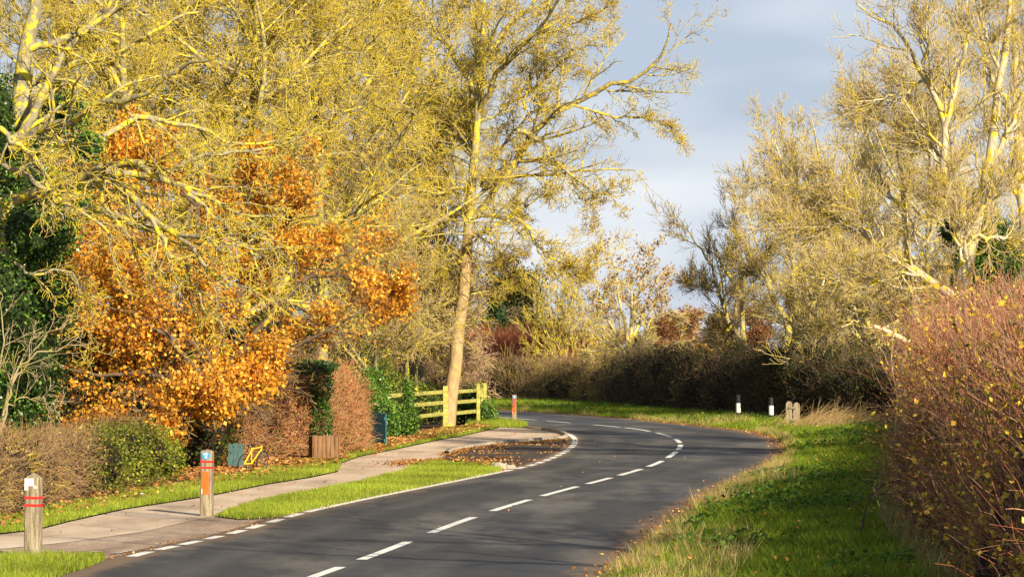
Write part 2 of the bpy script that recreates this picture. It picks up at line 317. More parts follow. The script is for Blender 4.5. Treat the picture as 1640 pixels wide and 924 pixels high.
def blob_leaves(name, ells, n, size, parent, base, seed, pal=IVY, pw=IVYW, mat=None, core=core_green, corename='stems', shell=(0.72, 1.08), cs=1.6):
    """leaf mass over a union of ellipsoids [(cx,cy,cz,rx,ry,rz)] with a shaded interior"""
    rg = np.random.default_rng(seed); E = np.array(ells, float); w = (E[:, 3] * E[:, 4] + E[:, 3] * E[:, 5] + E[:, 4] * E[:, 5]); k = rg.choice(len(E), n, p=w / w.sum())
    d = nrm(rg.normal(size=(n, 3))); q = d * rg.uniform(*shell, (n, 1)) * (1 + 0.16 * snoise(d * 3 + k[:, None], 1.3, seed))[:, None]
    C = E[k, :3] + q * E[k, 3:]; C = C[C[:, 2] > 0.02]
    V, Q, c = leaves_geo(C - base, size, rg, pal, pw, seed, cs, up=0.3, jit=0.03, clump=0.35); o = mesh_np(name, V, Q, mat or ivy_m, parent, c)
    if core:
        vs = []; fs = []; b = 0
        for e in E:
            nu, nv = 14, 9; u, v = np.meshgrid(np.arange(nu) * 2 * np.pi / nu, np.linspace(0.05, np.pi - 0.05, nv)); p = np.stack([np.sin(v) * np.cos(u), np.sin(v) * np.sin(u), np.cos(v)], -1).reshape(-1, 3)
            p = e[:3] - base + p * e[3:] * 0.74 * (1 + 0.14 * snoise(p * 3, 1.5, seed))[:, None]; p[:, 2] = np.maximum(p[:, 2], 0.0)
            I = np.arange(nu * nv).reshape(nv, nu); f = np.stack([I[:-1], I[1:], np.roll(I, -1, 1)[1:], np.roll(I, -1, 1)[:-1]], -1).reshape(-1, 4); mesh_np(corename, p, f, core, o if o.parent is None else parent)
    return o
def hedge(name, label, path, width, height, seed, twig, ntw, tl, nlv, lsize, pal, pw, lean=(0, 0, 0.8), wob=0.2, group=None, cat='hedge', core=core_brown, corek=0.82, twr=0.006, power=4, rough=0.12, hv=None, leafmat=None, topl=1.0, lk=1.0, k=5, leaf_where=None, twig2=None, tlv=0):
    """a hedge swept along path [(x,y)]: shaded interior, outer twigs, leaves"""
    rg = np.random.default_rng(seed); S = spline(path, 80); base = np.array([S[40, 0], S[40, 1], 0.0]); root = empty(name, base); tag(root, label, cat, group)
    T = nrm(np.gradient(S, axis=0)); Nn = np.stack([T[:, 1], -T[:, 0]], 1); Ls = np.r_[0, np.cumsum(np.linalg.norm(np.diff(S, axis=0), axis=1))]
    hh = (hv if hv is not None else (lambda s: 1.0))
    def surf(u, a, kk):
        """u 0..1 along, a angle 0..pi across, kk scale"""
        i = u * 79; i0 = np.clip(i.astype(int), 0, 78); fr = (i - i0)[:, None]; c = S[i0] * (1 - fr) + S[i0 + 1] * fr; nn = Nn[i0] * (1 - fr) + Nn[i0 + 1] * fr; tt = T[i0]
        ca, sa = np.cos(a), np.sin(a); q = (np.abs(ca) ** power + np.abs(sa) ** power) ** (-1 / power)
        x = ca * q * width / 2; z = sa * q; endr = np.clip(np.minimum(u, 1 - u) * Ls[-1] / (width * 0.5), 0.0, 1) ** 0.4
        H = height * np.array([hh(v) for v in u]) if hv is not None else height
        P = np.concatenate([c + nn * (x * kk * endr)[:, None], (z * H * (kk if kk.__class__ is float else kk) * (0.6 + 0.4 * endr))[:, None]], 1)
        d = snoise(P, 1.1, seed) * rough + snoise(P, 3.1, seed + 1) * rough * 0.5
        out = np.concatenate([nn * ca[:, None], sa[:, None]], 1); P = P + out * d[:, None]; P[:, 2] = np.maximum(P[:, 2], 0.0); return P, out, tt
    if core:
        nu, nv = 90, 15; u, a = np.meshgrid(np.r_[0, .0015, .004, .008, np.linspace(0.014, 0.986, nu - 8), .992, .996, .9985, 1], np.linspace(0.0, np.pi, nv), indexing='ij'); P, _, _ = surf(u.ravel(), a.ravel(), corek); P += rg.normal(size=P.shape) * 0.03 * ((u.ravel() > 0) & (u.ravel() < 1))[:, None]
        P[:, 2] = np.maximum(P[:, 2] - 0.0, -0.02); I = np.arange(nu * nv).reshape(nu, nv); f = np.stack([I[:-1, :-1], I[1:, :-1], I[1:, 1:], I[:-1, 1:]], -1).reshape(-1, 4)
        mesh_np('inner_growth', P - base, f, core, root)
    def ang(n):
        per = np.array([height, width * topl, height]); w = rg.choice(3, n, p=per / per.sum()); a = np.where(w == 0, rg.uniform(0.02, 0.8, n), np.where(w == 1, rg.uniform(0.7, np.pi - 0.7, n), np.pi - rg.uniform(0.02, 0.8, n))); return a
    if ntw:
        P, out, tt = surf(rg.uniform(0.01, 0.99, ntw), ang(ntw), rg.uniform(0.66, 0.98, ntw)); d = nrm(out * 0.55 + rg.normal(size=P.shape) * 0.45 + np.array(lean)); ln = tl * rg.uniform(0.5, 1.4, ntw)[:, None]
        pts = [P - base]
        for s in range(k - 1): d = nrm(d + rg.normal(size=d.shape) * wob + np.array([0, 0, -0.04])); pts.append(pts[-1] + d * ln / (k - 1))
        C = np.stack(pts, 1); C[:, :, 2] = np.maximum(C[:, :, 2], 0.01); r = np.repeat((twr * rg.uniform(0.6, 1.5, ntw))[:, None], k, 1) * np.linspace(1, 0.5, k); h_ = ntw // 3 if twig2 else ntw; V, Q = tubes(C[:h_], r[:h_], 3); mesh_np('twigs', V, Q, twig, root)
        if twig2: V, Q = tubes(C[h_:], r[h_:], 3); mesh_np('paler_twigs', V, Q, twig2, root)
        if tlv:
            q = C[rg.integers(0, ntw, tlv), rg.integers(1, k, tlv)] + base; q = q[(snoise(q, 1.1, seed + 5) > -.25)]; V, Q, c = leaves_geo(q - base, lsize, rg, pal, pw, seed, 1.3, up=.1, jit=.03, clump=.3); mesh_np('leaves', V, Q, leafmat or leaf_m, root, c)
    if nlv:
        P, out, tt = surf(rg.uniform(0.005, 0.995, nlv), ang(nlv), rg.uniform(0.86, 1.06, nlv) * lk)
        if leaf_where is not None: P = P[leaf_where(P, rg)]
        V, Q, c = leaves_geo(P - base, lsize, rg, pal, pw, seed, 1.3, up=0.2, jit=0.05, clump=0.3); mesh_np('foliage', V, Q, leafmat or leaf_m, root, c)
    return root

# ------------------------------------------------------------ the ground, road and paths
def sheet(name, pts, z, mat, parent=None, kind='structure'):
    P = [Vector((float(p[0]), float(p[1]), z)) for p in pts]; tri = tessellate_polygon([P]); mb = MB()
    me = bpy.data.meshes.new(name); fs = []
    for t in tri:
        a, b, c = (P[i] for i in t); n = (b - a).cross(c - a); fs.append(t if n.z > 0 else (t[0], t[2], t[1]))
    me.from_pydata(P, [], fs); me.update(); me.materials.append(mat); o = bpy.data.objects.new(name, me); COL.objects.link(o)
    if parent: o.parent = parent
    elif kind: o['kind'] = kind
    return o
def strip(name, A, B, mat, z=0.0, n=None, prof=None, parent=None):
    """surface between two curves A and B (same count)"""
    m = 1 if prof is None else len(prof) - 1; pr = [0, 0] if prof is None else prof; V = []
    for j in range(m + 1):
        q = A * (1 - j / m) + B * (j / m); zz = z + np.full(len(q), pr[j]) + (snoise(q, 1.3, 5) * 0.02 if prof is not None and 0 < j else 0); V.append(np.c_[q, zz])
    V = np.stack(V, 1); k = m + 1; I = np.arange(len(A) * k).reshape(len(A), k); f = np.stack([I[:-1, :-1], I[:-1, 1:], I[1:, 1:], I[1:, :-1]], -1).reshape(-1, 4)
    V = V.reshape(-1, 3); a, b, c = V[f[0, 0]], V[f[0, 1]], V[f[0, 2]]
    if np.cross(b - a, c - a)[2] < 0: f = f[:, ::-1]
    return mesh_np(name, V, f, mat, parent, smooth=True)
g = sheet('ground', [(-1500, -300), (1500, -300), (1500, 3000), (-1500, 3000)], -0.02, m_ground)

cpx = [(525, 915), (620, 881), (722, 840.5), (817, 809), (897, 786), (961, 769.5), (1012, 755.5), (1051.5, 742.5), (1077, 728), (1089.5, 716), (1087, 706), (1065, 696.3), (1025, 687.6), (974, 682), (894, 675.5), (824, 669.7)]
cen = spline([(-5.9, 4), (-4.3, 16), (-2.9, 26)] + [tuple(G(*p)) for p in cpx] + [(-2.6, 119), (-8, 128), (-17, 137), (-30, 146)], 700)
cen = np.array([np.mean(cen[max(0, i - 12):i + 13], axis=0) for i in range(len(cen))])
lpx = [(0, 958), (130, 916), (225, 887), (305, 869), (378, 852), (440, 834), (490, 820), (595, 797), (726, 771), (800, 756), (850, 745), (885, 733), (907, 722), (919, 712), (921, 704), (911, 695.5), (884, 689)]
lef = spline([(-8.8, 4), (-7.6, 16)] + [tuple(G(*p)) for p in lpx] + [(-.2, 102), (-4, 111), (-10, 120), (-19, 129), (-32, 138)], 500)
Rw = [(-2.6, 4), (-1.3, 14), (-0.3, 22), (1.06, 32.1), (2.1, 41.2), (3.2, 49.6), (4.27, 56.9), (5.4, 64.2), (6.5, 73.7), (7.16, 83.3), (7.15, 89.8), (6.8, 94.3), (5.95, 99.5), (4.0, 111.0), (1.1, 122), (-.9, 128.5), (-6.5, 136), (-15, 145), (-27, 153)]
Fw = [(1.6, 4), (3.0, 14), (3.6, 22), (4.2, 32.1), (5.0, 41.2), (5.9, 49.6), (6.8, 57), (7.9, 65), (9.1, 75), (10.3, 84), (10.9, 90), (10.6, 95.5), (9.4, 101), (7.4, 112), (4.4, 128), (2.0, 140), (-7, 153), (-16, 160), (-28, 167)]
rig = spline(Rw, 400); fot = spline(Fw, 400)
# match the two verge curves by the pairs they were given in
def paired(A, B, per=22):
    n = (len(A) - 1) * per + 1
    def cr_(P):
        P = np.asarray(P, float); Q = np.vstack([2 * P[0] - P[1], P, 2 * P[-1] - P[-2]]); out = []
        for i in range(1, len(Q) - 2):
            t = np.linspace(0, 1, per, endpoint=False)[:, None]; a, b, c, d = Q[i - 1], Q[i], Q[i + 1], Q[i + 2]; out.append(0.5 * (2 * b + (c - a) * t + (2 * a - 5 * b + 4 * c - d) * t ** 2 + (3 * b - a - 3 * c + d) * t ** 3))
        return np.vstack(out + [P[-1:]])
    return cr_(A), cr_(B)
vA, vB = paired(Rw, Fw)
road = empty('road', (0, 0, 0)); road['kind'] = 'structure'
# road surface between the two edges (outer edge tucked 0.1 m beneath the verge)
nl = 300; le = spline(lef, nl); ri = spline(rig, nl)
# parametrise both by the nearest centre point so the cross lines stay square to the road
def side(curve, c, nn, sg):
    out = []
    for p, n in zip(c, nn):
        d = curve - p; lat = d @ n * sg; along = np.abs(d @ np.array([n[1], -n[0]])); j = np.argmin(along + (lat < 0) * 50 + np.maximum(lat - 9, 0) * 5); out.append(curve[j])
    return np.array(out)
cs = spline(cen, 260); tt = nrm(np.gradient(cs, axis=0)); nn_ = np.stack([-tt[:, 1], tt[:, 0]], 1)
lef_f = spline(lef, 3000); rig_f = spline(rig, 3000)
eL = side(lef_f, cs, nn_, 1); eR = side(rig_f, cs, nn_, -1)
wobL = (snoise(np.c_[np.arange(len(eL)) * 0.5, np.zeros(len(eL))], 1.2, 3) * 0.04)[:, None]
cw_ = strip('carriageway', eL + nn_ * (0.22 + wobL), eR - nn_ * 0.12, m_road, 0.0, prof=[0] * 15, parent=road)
for v_ in cw_.data.vertices: v_.co.z = 0.0
ca_ = cw_.data.color_attributes.new('Dirt', 'FLOAT_COLOR', 'POINT'); dv_ = np.zeros((len(cw_.data.vertices), 4), np.float32); j_ = np.arange(len(dv_)) % 15; dv_[:, 0] = np.array([1, .35, 0, 0, 0, 0, 0, 0, 0, 0, 0, 0, .15, .55, 1.])[j_]; dv_[:, 1] = np.array([0, 0, .3, 1, .3, 0, .9, .1, 0, .9, .3, 0, .8, .3, 0])[j_]; ca_.data.foreach_set('color', dv_.ravel())
# markings
def along(curve):
    s = np.r_[0, np.cumsum(np.linalg.norm(np.diff(curve, axis=0), axis=1))]
    return lambda q: np.stack([np.interp(q, s, curve[:, 0]), np.interp(q, s, curve[:, 1])], -1), s
def line_mark(curve, s0, s1, w, z):
    f, s = along(curve); q = np.linspace(s0, s1, max(3, int((s1 - s0) / 0.5))); p = f(q); t = nrm(np.gradient(p, axis=0)); n = np.stack([-t[:, 1], t[:, 0]], 1)
    A, B = p + n * w / 2, p - n * w / 2; V = np.stack([np.c_[A, np.full(len(A), z)], np.c_[B, np.full(len(B), z)]], 1).reshape(-1, 3); I = np.arange(len(A) * 2).reshape(-1, 2)
    return V, np.stack([I[:-1, 0], I[:-1, 1], I[1:, 1], I[1:, 0]], -1)
def s_at(curve, p):
    f, s = along(curve); return s[np.argmin(np.linalg.norm(curve - p, axis=1))]
cf = spline(cen, 4000)
dpx = [((500, 924), (550, 908)), ((575, 896), (663, 867)), ((684, 853), (762, 828)), ((783, 818), (851, 800)), ((869, 794), (924, 779)), ((938, 774.5), (984, 765)), ((993, 761), (1032, 751)), ((1037.5, 747), (1065, 738)), ((1068.6, 733), (1085.6, 723)), ((1084, 719.5), (1094.7, 712)), ((1093.5, 709), (1080, 703)), ((1076, 699.6), (1054, 693)), ((1044, 690.5), (1006, 684.7)), ((989, 684), (942, 680)), ((920, 677), (868, 674)), ((847, 672.5), (801, 667))]
def mark_obj(gs, name='centre_dash', mat=m_paint):
    V, Q = join(gs); return mesh_np(name, V, Q, mat, road)
for a, b in dpx: mark_obj([line_mark(cf, s_at(cf, G(*a)), s_at(cf, G(*b)), 0.125, 0.004)])
s_near = s_at(cf, G(500, 924))
for k_ in range(1, 4): mark_obj([line_mark(cf, s_near - 6 * k_ + 0.6, s_near - 6 * k_ + 4.4, 0.125, 0.004)])
s_far = s_at(cf, G(801, 667))
for k_ in range(4): mark_obj([line_mark(cf, s_far + 6.2 * k_ + 2.2, s_far + 6.2 * k_ + 6.0, 0.125, 0.004)])
mark_obj([line_mark(lef_f, s_at(lef_f, G(490, 820)), s_at(lef_f, G(803, 755.5)), 0.13, 0.004)], 'edge_line')
mark_obj([line_mark(lef_f, s_at(lef_f, G(920, 706)), s_at(lef_f, G(884, 689)), 0.15, 0.004)], 'edge_line')
s0, s1 = s_at(lef_f, G(806, 755)), s_at(lef_f, G(921, 707)); q = s0
while q < s1: mark_obj([line_mark(lef_f, q, min(q + 1.0, s1), 0.15, 0.004)], 'bay_dash'); q += 1.55
for a, b in (((212, 891), (243, 883)), ((250, 880), (283, 874)), ((292, 872), (322, 866)), ((330, 863), (356, 858)), ((366, 854.5), (391, 849)), ((398, 846), (424, 840)), ((430, 836.5), (456, 831)), ((461, 828), (484, 822))):
    mark_obj([line_mark(lef_f, s_at(lef_f, G(*a)), s_at(lef_f, G(*b)), 0.14, 0.004)], 'junction_dash')
for a, b in (((120, 886), (160, 882)), ((180, 886), (215, 880)), ((70, 884), (100, 882.5))):
    p, q = G(*a), G(*b); t = nrm(q - p); n = np.array([-t[1], t[0]]) * 0.05; V = np.array([[*(p + n), .002], [*(p - n), .002], [*(q - n), .002], [*(q + n), .002]]); mesh_np('faded_dash', V, [[0, 1, 2, 3]], m_paint_old, road)

def GP(pts): return [tuple(G(*p)) for p in pts]
apron = GP([(-160, 935), (0, 894), (60, 890), (165, 889), (196, 900)]) + [tuple(p + np.array([0.0, 0])) for p in []]
# old driveway mouth, footway and the round-ended bit by the bay
sheet('driveway_mouth', GP([(-300, 990), (-160, 950), (0, 925), (80, 915), (200, 897), (330, 866), (400, 849), (456, 834), (420, 826), (345, 818), (150, 830), (-50, 870), (-250, 905)]), -0.010, m_apron)
pave = GP([(-300, 935), (-150, 905), (0, 878), (120, 866), (230, 850), (330, 828), (400, 805), (470, 790), (540, 778), (600, 765), (655, 752), (662, 742), (690, 737), (712, 730), (733, 719), (800, 709.5), (860, 704.5), (900, 702), (906, 698), (896, 693), (870, 688), (835, 685), (800, 684), (790, 687), (762, 693), (735, 699), (700, 705), (640, 718), (575, 731), (548, 741), (541, 755), (500, 764), (430, 775), (330, 795), (200, 815), (110, 835), (60, 848), (0, 855), (-150, 878), (-300, 905)])
sheet('footpath', pave, -0.004, m_path)
baypts = GP([(662, 742), (700, 741), (745, 742), (790, 743), (812, 750), (850, 742), (885, 730), (904, 719), (914, 707), (904, 700), (860, 705.5), (800, 710.5), (733, 720), (712, 731)])
sheet('parking_bay', baypts, -0.0005, m_bay)
def kerb(pts, w=0.12, h=0.07):
    p = spline(pts, 60); t = nrm(np.gradient(p, axis=0)); n = np.stack([-t[:, 1], t[:, 0]], 1); V = []
    for q, m in zip(p, n): V += [[*(q - m * w / 2), -.02], [*(q - m * w / 2 * .8), h], [*(q + m * w / 2), h], [*(q + m * w / 2), -.02]]
    I = np.arange(len(p) * 4).reshape(-1, 4); f = [np.stack([I[:-1, j], I[1:, j], I[1:, j + 1], I[:-1, j + 1]], -1) for j in range(3)]
    return mesh_np('kerb', np.array(V), np.vstack(f), m_kerb)
kb = kerb(GP([(716, 727), (733, 719.5), (800, 710), (860, 705), (897, 702), (907, 698.5), (897, 693), (870, 688)])); kb['kind'] = 'structure'

# grass areas on the left (pixel outlines converted to ground points)
near_strip = GP([(-300, 985), (0, 893), (40, 890), (120, 889), (160, 891), (168, 897), (140, 908), (110, 918), (60, 935), (0, 955), (-300, 1075)])
mid_strip = GP([(345, 826), (400, 806), (470, 791), (540, 779), (600, 766), (650, 753), (664, 743), (690, 739), (745, 741), (790, 743), (804, 749), (800, 755), (726, 770), (595, 796), (490, 818), (440, 829), (380, 831)])
back_strip = GP([(-300, 905), (-150, 878), (0, 854), (60, 847), (110, 834), (200, 814), (330, 794), (430, 774), (500, 763), (541, 754), (548, 741), (520, 737), (480, 740), (430, 750), (350, 764), (280, 777), (130, 805), (0, 832), (-150, 860), (-300, 885)])
fence_strip = GP([(548, 740), (575, 730), (640, 717), (700, 704), (735, 698), (762, 692), (792, 686), (775, 680), (700, 690), (640, 700), (590, 715), (545, 730)])
tip_strip = GP([(780, 684), (835, 684.5), (846, 681), (830, 677.5), (790, 675), (760, 676), (745, 681)])
for nm, p in (('verge', near_strip), ('verge', mid_strip), ('verge', back_strip), ('verge', fence_strip), ('verge', tip_strip)): sheet(nm, p, 0.003 if p is not back_strip else 0.004, m_verge)
stripA = vA * .93 + vB * .07; strip('verge_edge', vA - (vB - vA) * .02, stripA, m_soil, 0.004)['kind'] = 'structure'
strip('verge', vA, vB, m_verge, 0.0, prof=[-0.02, 0.07, 0.12, 0.15, 0.16])['kind'] = 'structure'
garden = [(-60, 10), (-12, 10), (-10.6, 30)] + GP([(-150, 860), (0, 830), (130, 803), (280, 775), (350, 762), (430, 748), (480, 738), (545, 730), (590, 715), (640, 700), (700, 690), (775, 680), (780, 672)]) + [(-8, 118), (-60, 150)]
sheet('garden_soil', garden, -0.012, m_soil)

# ------------------------------------------------------------ grass blades, litter
def in_poly(P, poly):
    poly = np.asarray(poly); x, y = P[:, 0], P[:, 1]; c = np.zeros(len(P), bool); j = len(poly) - 1
    for i in range(len(poly)):
        xi, yi = poly[i]; xj, yj = poly[j]; c ^= ((yi > y) != (yj > y)) & (x < (xj - xi) * (y - yi) / (yj - yi + 1e-12) + xi); j = i
    return c
def scatter(poly, dens, rg):
    P = np.asarray(poly); lo, hi = P.min(0), P.max(0); lo[1] = max(lo[1], 27); n = int((hi - lo).prod() * dens); q = rg.uniform(lo, hi, (n, 2)); return q[in_poly(q, poly)]
def frame_ok(q, m=60): u = 820 + q[:, 0] / q[:, 1] * F; return (u > -m) & (u < 1640 + m)
def blades(q, z, h, w, cols, pw, rg, lean=0.35, cseed=3, cscale=0.8, clump=0.3):
    n = len(q); a = rg.uniform(0, 2 * np.pi, n); d = np.stack([np.cos(a), np.sin(a)], 1) * (w / 2 * rg.uniform(.6, 1.3, n))[:, None]; hh = h * rg.uniform(.45, 1.4, n) * (1 + 0.35 * snoise(q, 1.7, cseed)); l = rg.normal(size=(n, 2)) * (hh * lean)[:, None]
    z = np.broadcast_to(z, (n,)); V = np.empty((n, 3, 3)); V[:, 0, :2] = q - d; V[:, 1, :2] = q + d; V[:, 2, :2] = q + l; V[:, 0, 2] = V[:, 1, 2] = z; V[:, 2, 2] = z + hh
    c = np.array(cols)[rg.choice(len(cols), n, p=np.array(pw) / sum(pw))] * rg.uniform(.7, 1.3, (n, 1)) * (1 + clump * snoise(q, cscale, cseed + 9))[:, None]
    return V.reshape(-1, 3), np.arange(3 * n).reshape(-1, 3), np.repeat(np.clip(c, 0, 1), 3, 0)
GR = [(0.19, 0.29, 0.018), (0.36, 0.43, 0.04), (0.06, 0.13, 0.012), (0.36, 0.32, 0.10)]
STRAW = [(0.55, 0.40, 0.16), (0.42, 0.28, 0.10), (0.62, 0.50, 0.24), (0.20, 0.22, 0.05)]
def stuff(name, gs, mat):
    V = []; Q = []; C = []; b = 0
    for v, q, c in gs: V.append(v); Q.append(q + b); C.append(c); b += len(v)
    o = mesh_np(name, np.vstack(V), np.vstack(Q), mat, None, np.vstack(C)); o['kind'] = 'stuff'; return o
rg = np.random.default_rng(21)
gs = []
YG = [(0.29, 0.37, 0.03), (0.38, 0.44, 0.05), (0.18, 0.26, 0.02), (0.50, 0.43, 0.14)]
for poly, dn, h in ((near_strip, 2600, .07), (mid_strip, 1800, .06), (back_strip, 1500, .07), (fence_strip, 900, .08), (tip_strip, 700, .16)):
    q = scatter(poly, dn, rg); q = q[frame_ok(q)]; gs.append(blades(q, 0.0, h, .012, YG, [4, 4, 2, .7], rg))
ed = spline(mid_strip, 900); q = ed + rg.normal(size=ed.shape) * 0.06; gs.append(blades(q, 0, .05, .014, STRAW, [3, 2, 2, 3], rg))
o = stuff('grass', gs, blade_m); tag(o, 'short bright yellow-green mown grass beside the footpath', 'grass')
# rough verge on the outside of the bend: u along, v across
def verge_pts(n, rg, v0=0.0, v1=1.0, pwv=1.0):
    seg = np.linalg.norm(np.diff(vA, axis=0), axis=1) * (np.linalg.norm(vA - vB, axis=1)[:-1]); zc = vA[:-1, 1]; wgt = seg * np.clip(45 / zc, .35, 1.3) * (zc > 28); i = rg.choice(len(seg), n, p=wgt / wgt.sum()); u = rg.uniform(0, 1, (n, 1))
    v = v0 + (v1 - v0) * rg.uniform(0, 1, n) ** pwv; A = vA[i] * (1 - u) + vA[i + 1] * u; B = vB[i] * (1 - u) + vB[i + 1] * u; q = A * (1 - v[:, None]) + B * v[:, None]
    z = np.interp(v, [0, .25, .5, .75, 1], [-0.015, .07, .12, .15, .16]); k = frame_ok(q) & ((v > .055) | (rg.uniform(0, 1, n) < .22) | (snoise(q, .9, 99) > .1)); return q[k], z[k], v[k]
gs = []
q, z, v = verge_pts(560000, rg); gs.append(blades(q, z - .01, .115 * (1 + .4 * snoise(q, 4.5, 61)), .015, GR, [5, 5, 3, .35], rg, .7, cscale=2.2, clump=.42))
q, z, v = verge_pts(60000, rg, 0, .10, 1.2); k = snoise(q, .5, 71) > -.05; q, z = q[k], z[k]; gs.append(blades(q, z, .15, .012, STRAW, [4, 2, 2, 3], rg, .4))
q, z, v = verge_pts(60000, rg, 0.0, .45, 1.3); k = snoise(q, .45, 77) > .50; gs.append(blades(q[k], z[k], .24, .012, STRAW, [5, 2, 3, 1], rg, .35))
q, z, v = verge_pts(90000, rg, 0.02, .42); k = ((q[:, 1] < 38) | ((q[:, 1] > 54) & (q[:, 1] < 63) & (v < .22))) & (snoise(q, 1.4, 41) > -.15) & (rg.uniform(0, .45, len(v)) > v * .8); gs.append(blades(q[k], z[k], .19, .012, STRAW, [5, 2, 4, 1], rg, .4))
q, z, v = verge_pts(9000, rg, .95, 1.06); gs.append(blades(q, z, .2, .014, STRAW, [3, 3, 1, 4], rg, .4))
o = stuff('rough_grass', gs, blade_m); tag(o, 'rough green and straw grass on the outer verge of the bend', 'grass')
# broad weeds in the verge
gs = []
q, z, v = verge_pts(2600, rg, .08, .95); k = snoise(q, .9, 31) > .1; q, z = q[k], z[k]; m_ = 7
C = np.c_[np.repeat(q, m_, 0) + rg.normal(size=(len(q) * m_, 2)) * .07, np.repeat(z, m_) + rg.uniform(.06, .2, len(q) * m_)]
gs.append(leaves_geo(C, .085, rg, [(.06, .15, .02), (.12, .24, .03), (.22, .34, .09)], [3, 3, 1.4], 4, 1.0, up=1.6))
o = stuff('verge_weeds', gs, blade_m); tag(o, 'low broad-leaved weeds growing through the verge grass', 'weeds')
# fallen leaves
LIT = [(0.50, 0.22, 0.06), (0.36, 0.14, 0.04), (0.60, 0.34, 0.12), (0.22, 0.10, 0.04), (0.66, 0.45, 0.10)]
def litter(q, z, size, rg): return leaves_geo(np.c_[q, np.broadcast_to(z, (len(q),))], size, rg, LIT, [4, 4, 3, 3, 1], 5, 1.0, up=2.5)
gs = []
q = scatter(GP([(0, 850), (280, 790), (545, 745), (545, 733), (430, 742), (280, 765), (130, 790), (0, 815)]), 55, rg); gs.append(litter(q, .06, .075, rg))
q = scatter(GP([(250, 760), (300, 775), (440, 752), (560, 738), (545, 728), (430, 735)]), 150, rg); gs.append(litter(q, .07, .08, rg))
q = scatter(fence_strip, 55, rg); gs.append(litter(q, .09, .075, rg))
q = scatter(GP([(600, 735), (640, 718), (700, 704), (700, 690), (600, 708)]), 60, rg); gs.append(litter(q, .1, .08, rg))
q = scatter(baypts, 75, rg); q = q[snoise(q, .9, 13) > .15]; gs.append(litter(q, .012, .06, rg))
kk = spline(GP([(716, 729), (733, 721), (800, 712), (860, 707), (897, 704), (912, 704)]), 1500); gs.append(litter(kk + rg.normal(size=kk.shape) * [.12, .35] + [0.03, -.35], .015, .06, rg))
kk = spline(GP([(640, 748), (662, 741), (700, 739), (760, 742), (806, 749)]), 700); gs.append(litter(kk + rg.normal(size=kk.shape) * [.2, .35], .05, .075, rg))
q = scatter(pave, 1.6, rg); gs.append(litter(q, .012, .055, rg))
kk = rig_f[(rig_f[:, 1] > 30)]; kk = kk[rg.integers(0, len(kk), 9000)]; gs.append(litter(kk + np.c_[rg.normal(-.05, .16, len(kk)), rg.normal(0, .2, len(kk))], .02, .045, rg))
kk = lef_f[(lef_f[:, 1] > 30) & (lef_f[:, 1] < 62)]; kk = kk[rg.integers(0, len(kk), 600)]; gs.append(litter(kk + np.c_[rg.normal(-.18, .07, len(kk)), rg.normal(0, .2, len(kk))], .012, .035, rg))
q = scatter([(1.0, 40), (3.5, 52), (6, 70), (3, 95), (-1, 60), (-4, 35)], .12, rg); gs.append(litter(q, .008, .05, rg))
q, z, v = verge_pts(16000, rg, .86, 1.12); gs.append(litter(q, z + .05, .055, rg)); q, z, v = verge_pts(1900, rg, 0, 1); gs.append(litter(q, z + .12, .06, rg))
o = stuff('fallen_leaves', gs, litter_m); tag(o, 'orange and brown fallen leaves lying on verges and in the bay', 'leaves')

# ------------------------------------------------------------ posts, fence, small things
def bar(mb, p0, p1, w, h):
    """a rail of w (across) by h (upright) between two points"""
    p0, p1 = Vector(p0), Vector(p1); d = (p1 - p0).normalized(); s = Vector((-d.y, d.x, 0)).normalized() * w / 2; u = d.cross(s).normalized(); u = (u if u.z > 0 else -u) * h / 2
    vs = [p0 - s - u, p0 + s - u, p0 + s + u, p0 - s + u, p1 - s - u, p1 + s - u, p1 + s + u, p1 - s + u]
    mb.add(vs, [(0, 1, 2, 3), (7, 6, 5, 4), (0, 4, 5, 1), (1, 5, 6, 2), (2, 6, 7, 3), (3, 7, 4, 0)])
VP = 'timber verge posts beside the footpath'
def verge_post(px, py, hpx, yaw, label, disc, orange, pyr, white, w=0.165, tint=None):
    g_ = G(px, py); Z = g_[1]; h = hpx / F * Z; root = empty('verge_post', (g_[0], g_[1], 0), yaw); tag(root, label, 'post', VP); root.rotation_euler = (0.0, R(0.5), yaw)
    b = MB(); b.box((0, 0, h / 2 - .05 - pyr / 2), (w, w, h + .1 - pyr), 0, .012, 1.0, pyr); b.build('shaft', m_post, root); top = h - pyr; y = -w / 2 - .003
    for k in range(2):
        b = MB(); zc = top - (.22 if white else .15) - k * .085; b.box((0, 0, zc), (w + .008, w + .008, .028), 0, .012); b.build('red_band', m_red, root)
    if disc:
        b = MB(); b.cyl((0, y + .002, top - .065), (0, y - .005, top - .065), .052, n=24); d = b.build('badge', m_blue, root)
        b = MB()
        for (dx, dz, r) in ((-.022, .022, .011), (0, .028, .010), (.022, .022, .011), (.006, -.004, .012), (.004, -.020, .016)): b.cyl((dx, y - .0045, top - .065 + dz), (dx, y - .008, top - .065 + dz), r, n=10)
        b.build('emblem', m_white, d)
    if orange:
        b = MB(); b.box((-.005, y - .001, top - .50 + orange), (w * .62, .008, .32)); b.build('reflector', m_orange, root)
        b = MB(); b.box((-.052, y - .004, top - .62 + orange), (.014, .006, .07)); b.build('reflector_edge', m_white, root)
    if white:
        b = MB(); b.box((-.02, y + .001, top - .045), (w - .055, .008, .085)); b.box((-.055, y + .001, top - .11), (.04, .008, .05)); b.box((.05, y + .001, top - .10), (.03, .008, .03)); b.build('old_white_paint', m_white, root)
    return root
verge_post(53, 891, 135, R(-13), 'weathered timber post with pointed top and two red bands, nearest the camera', False, 0, .065, True)
verge_post(331, 825, 106, R(-8), 'weathered timber post with blue badge and orange reflector at the corner of the grass strip', True, .05, .025, False)
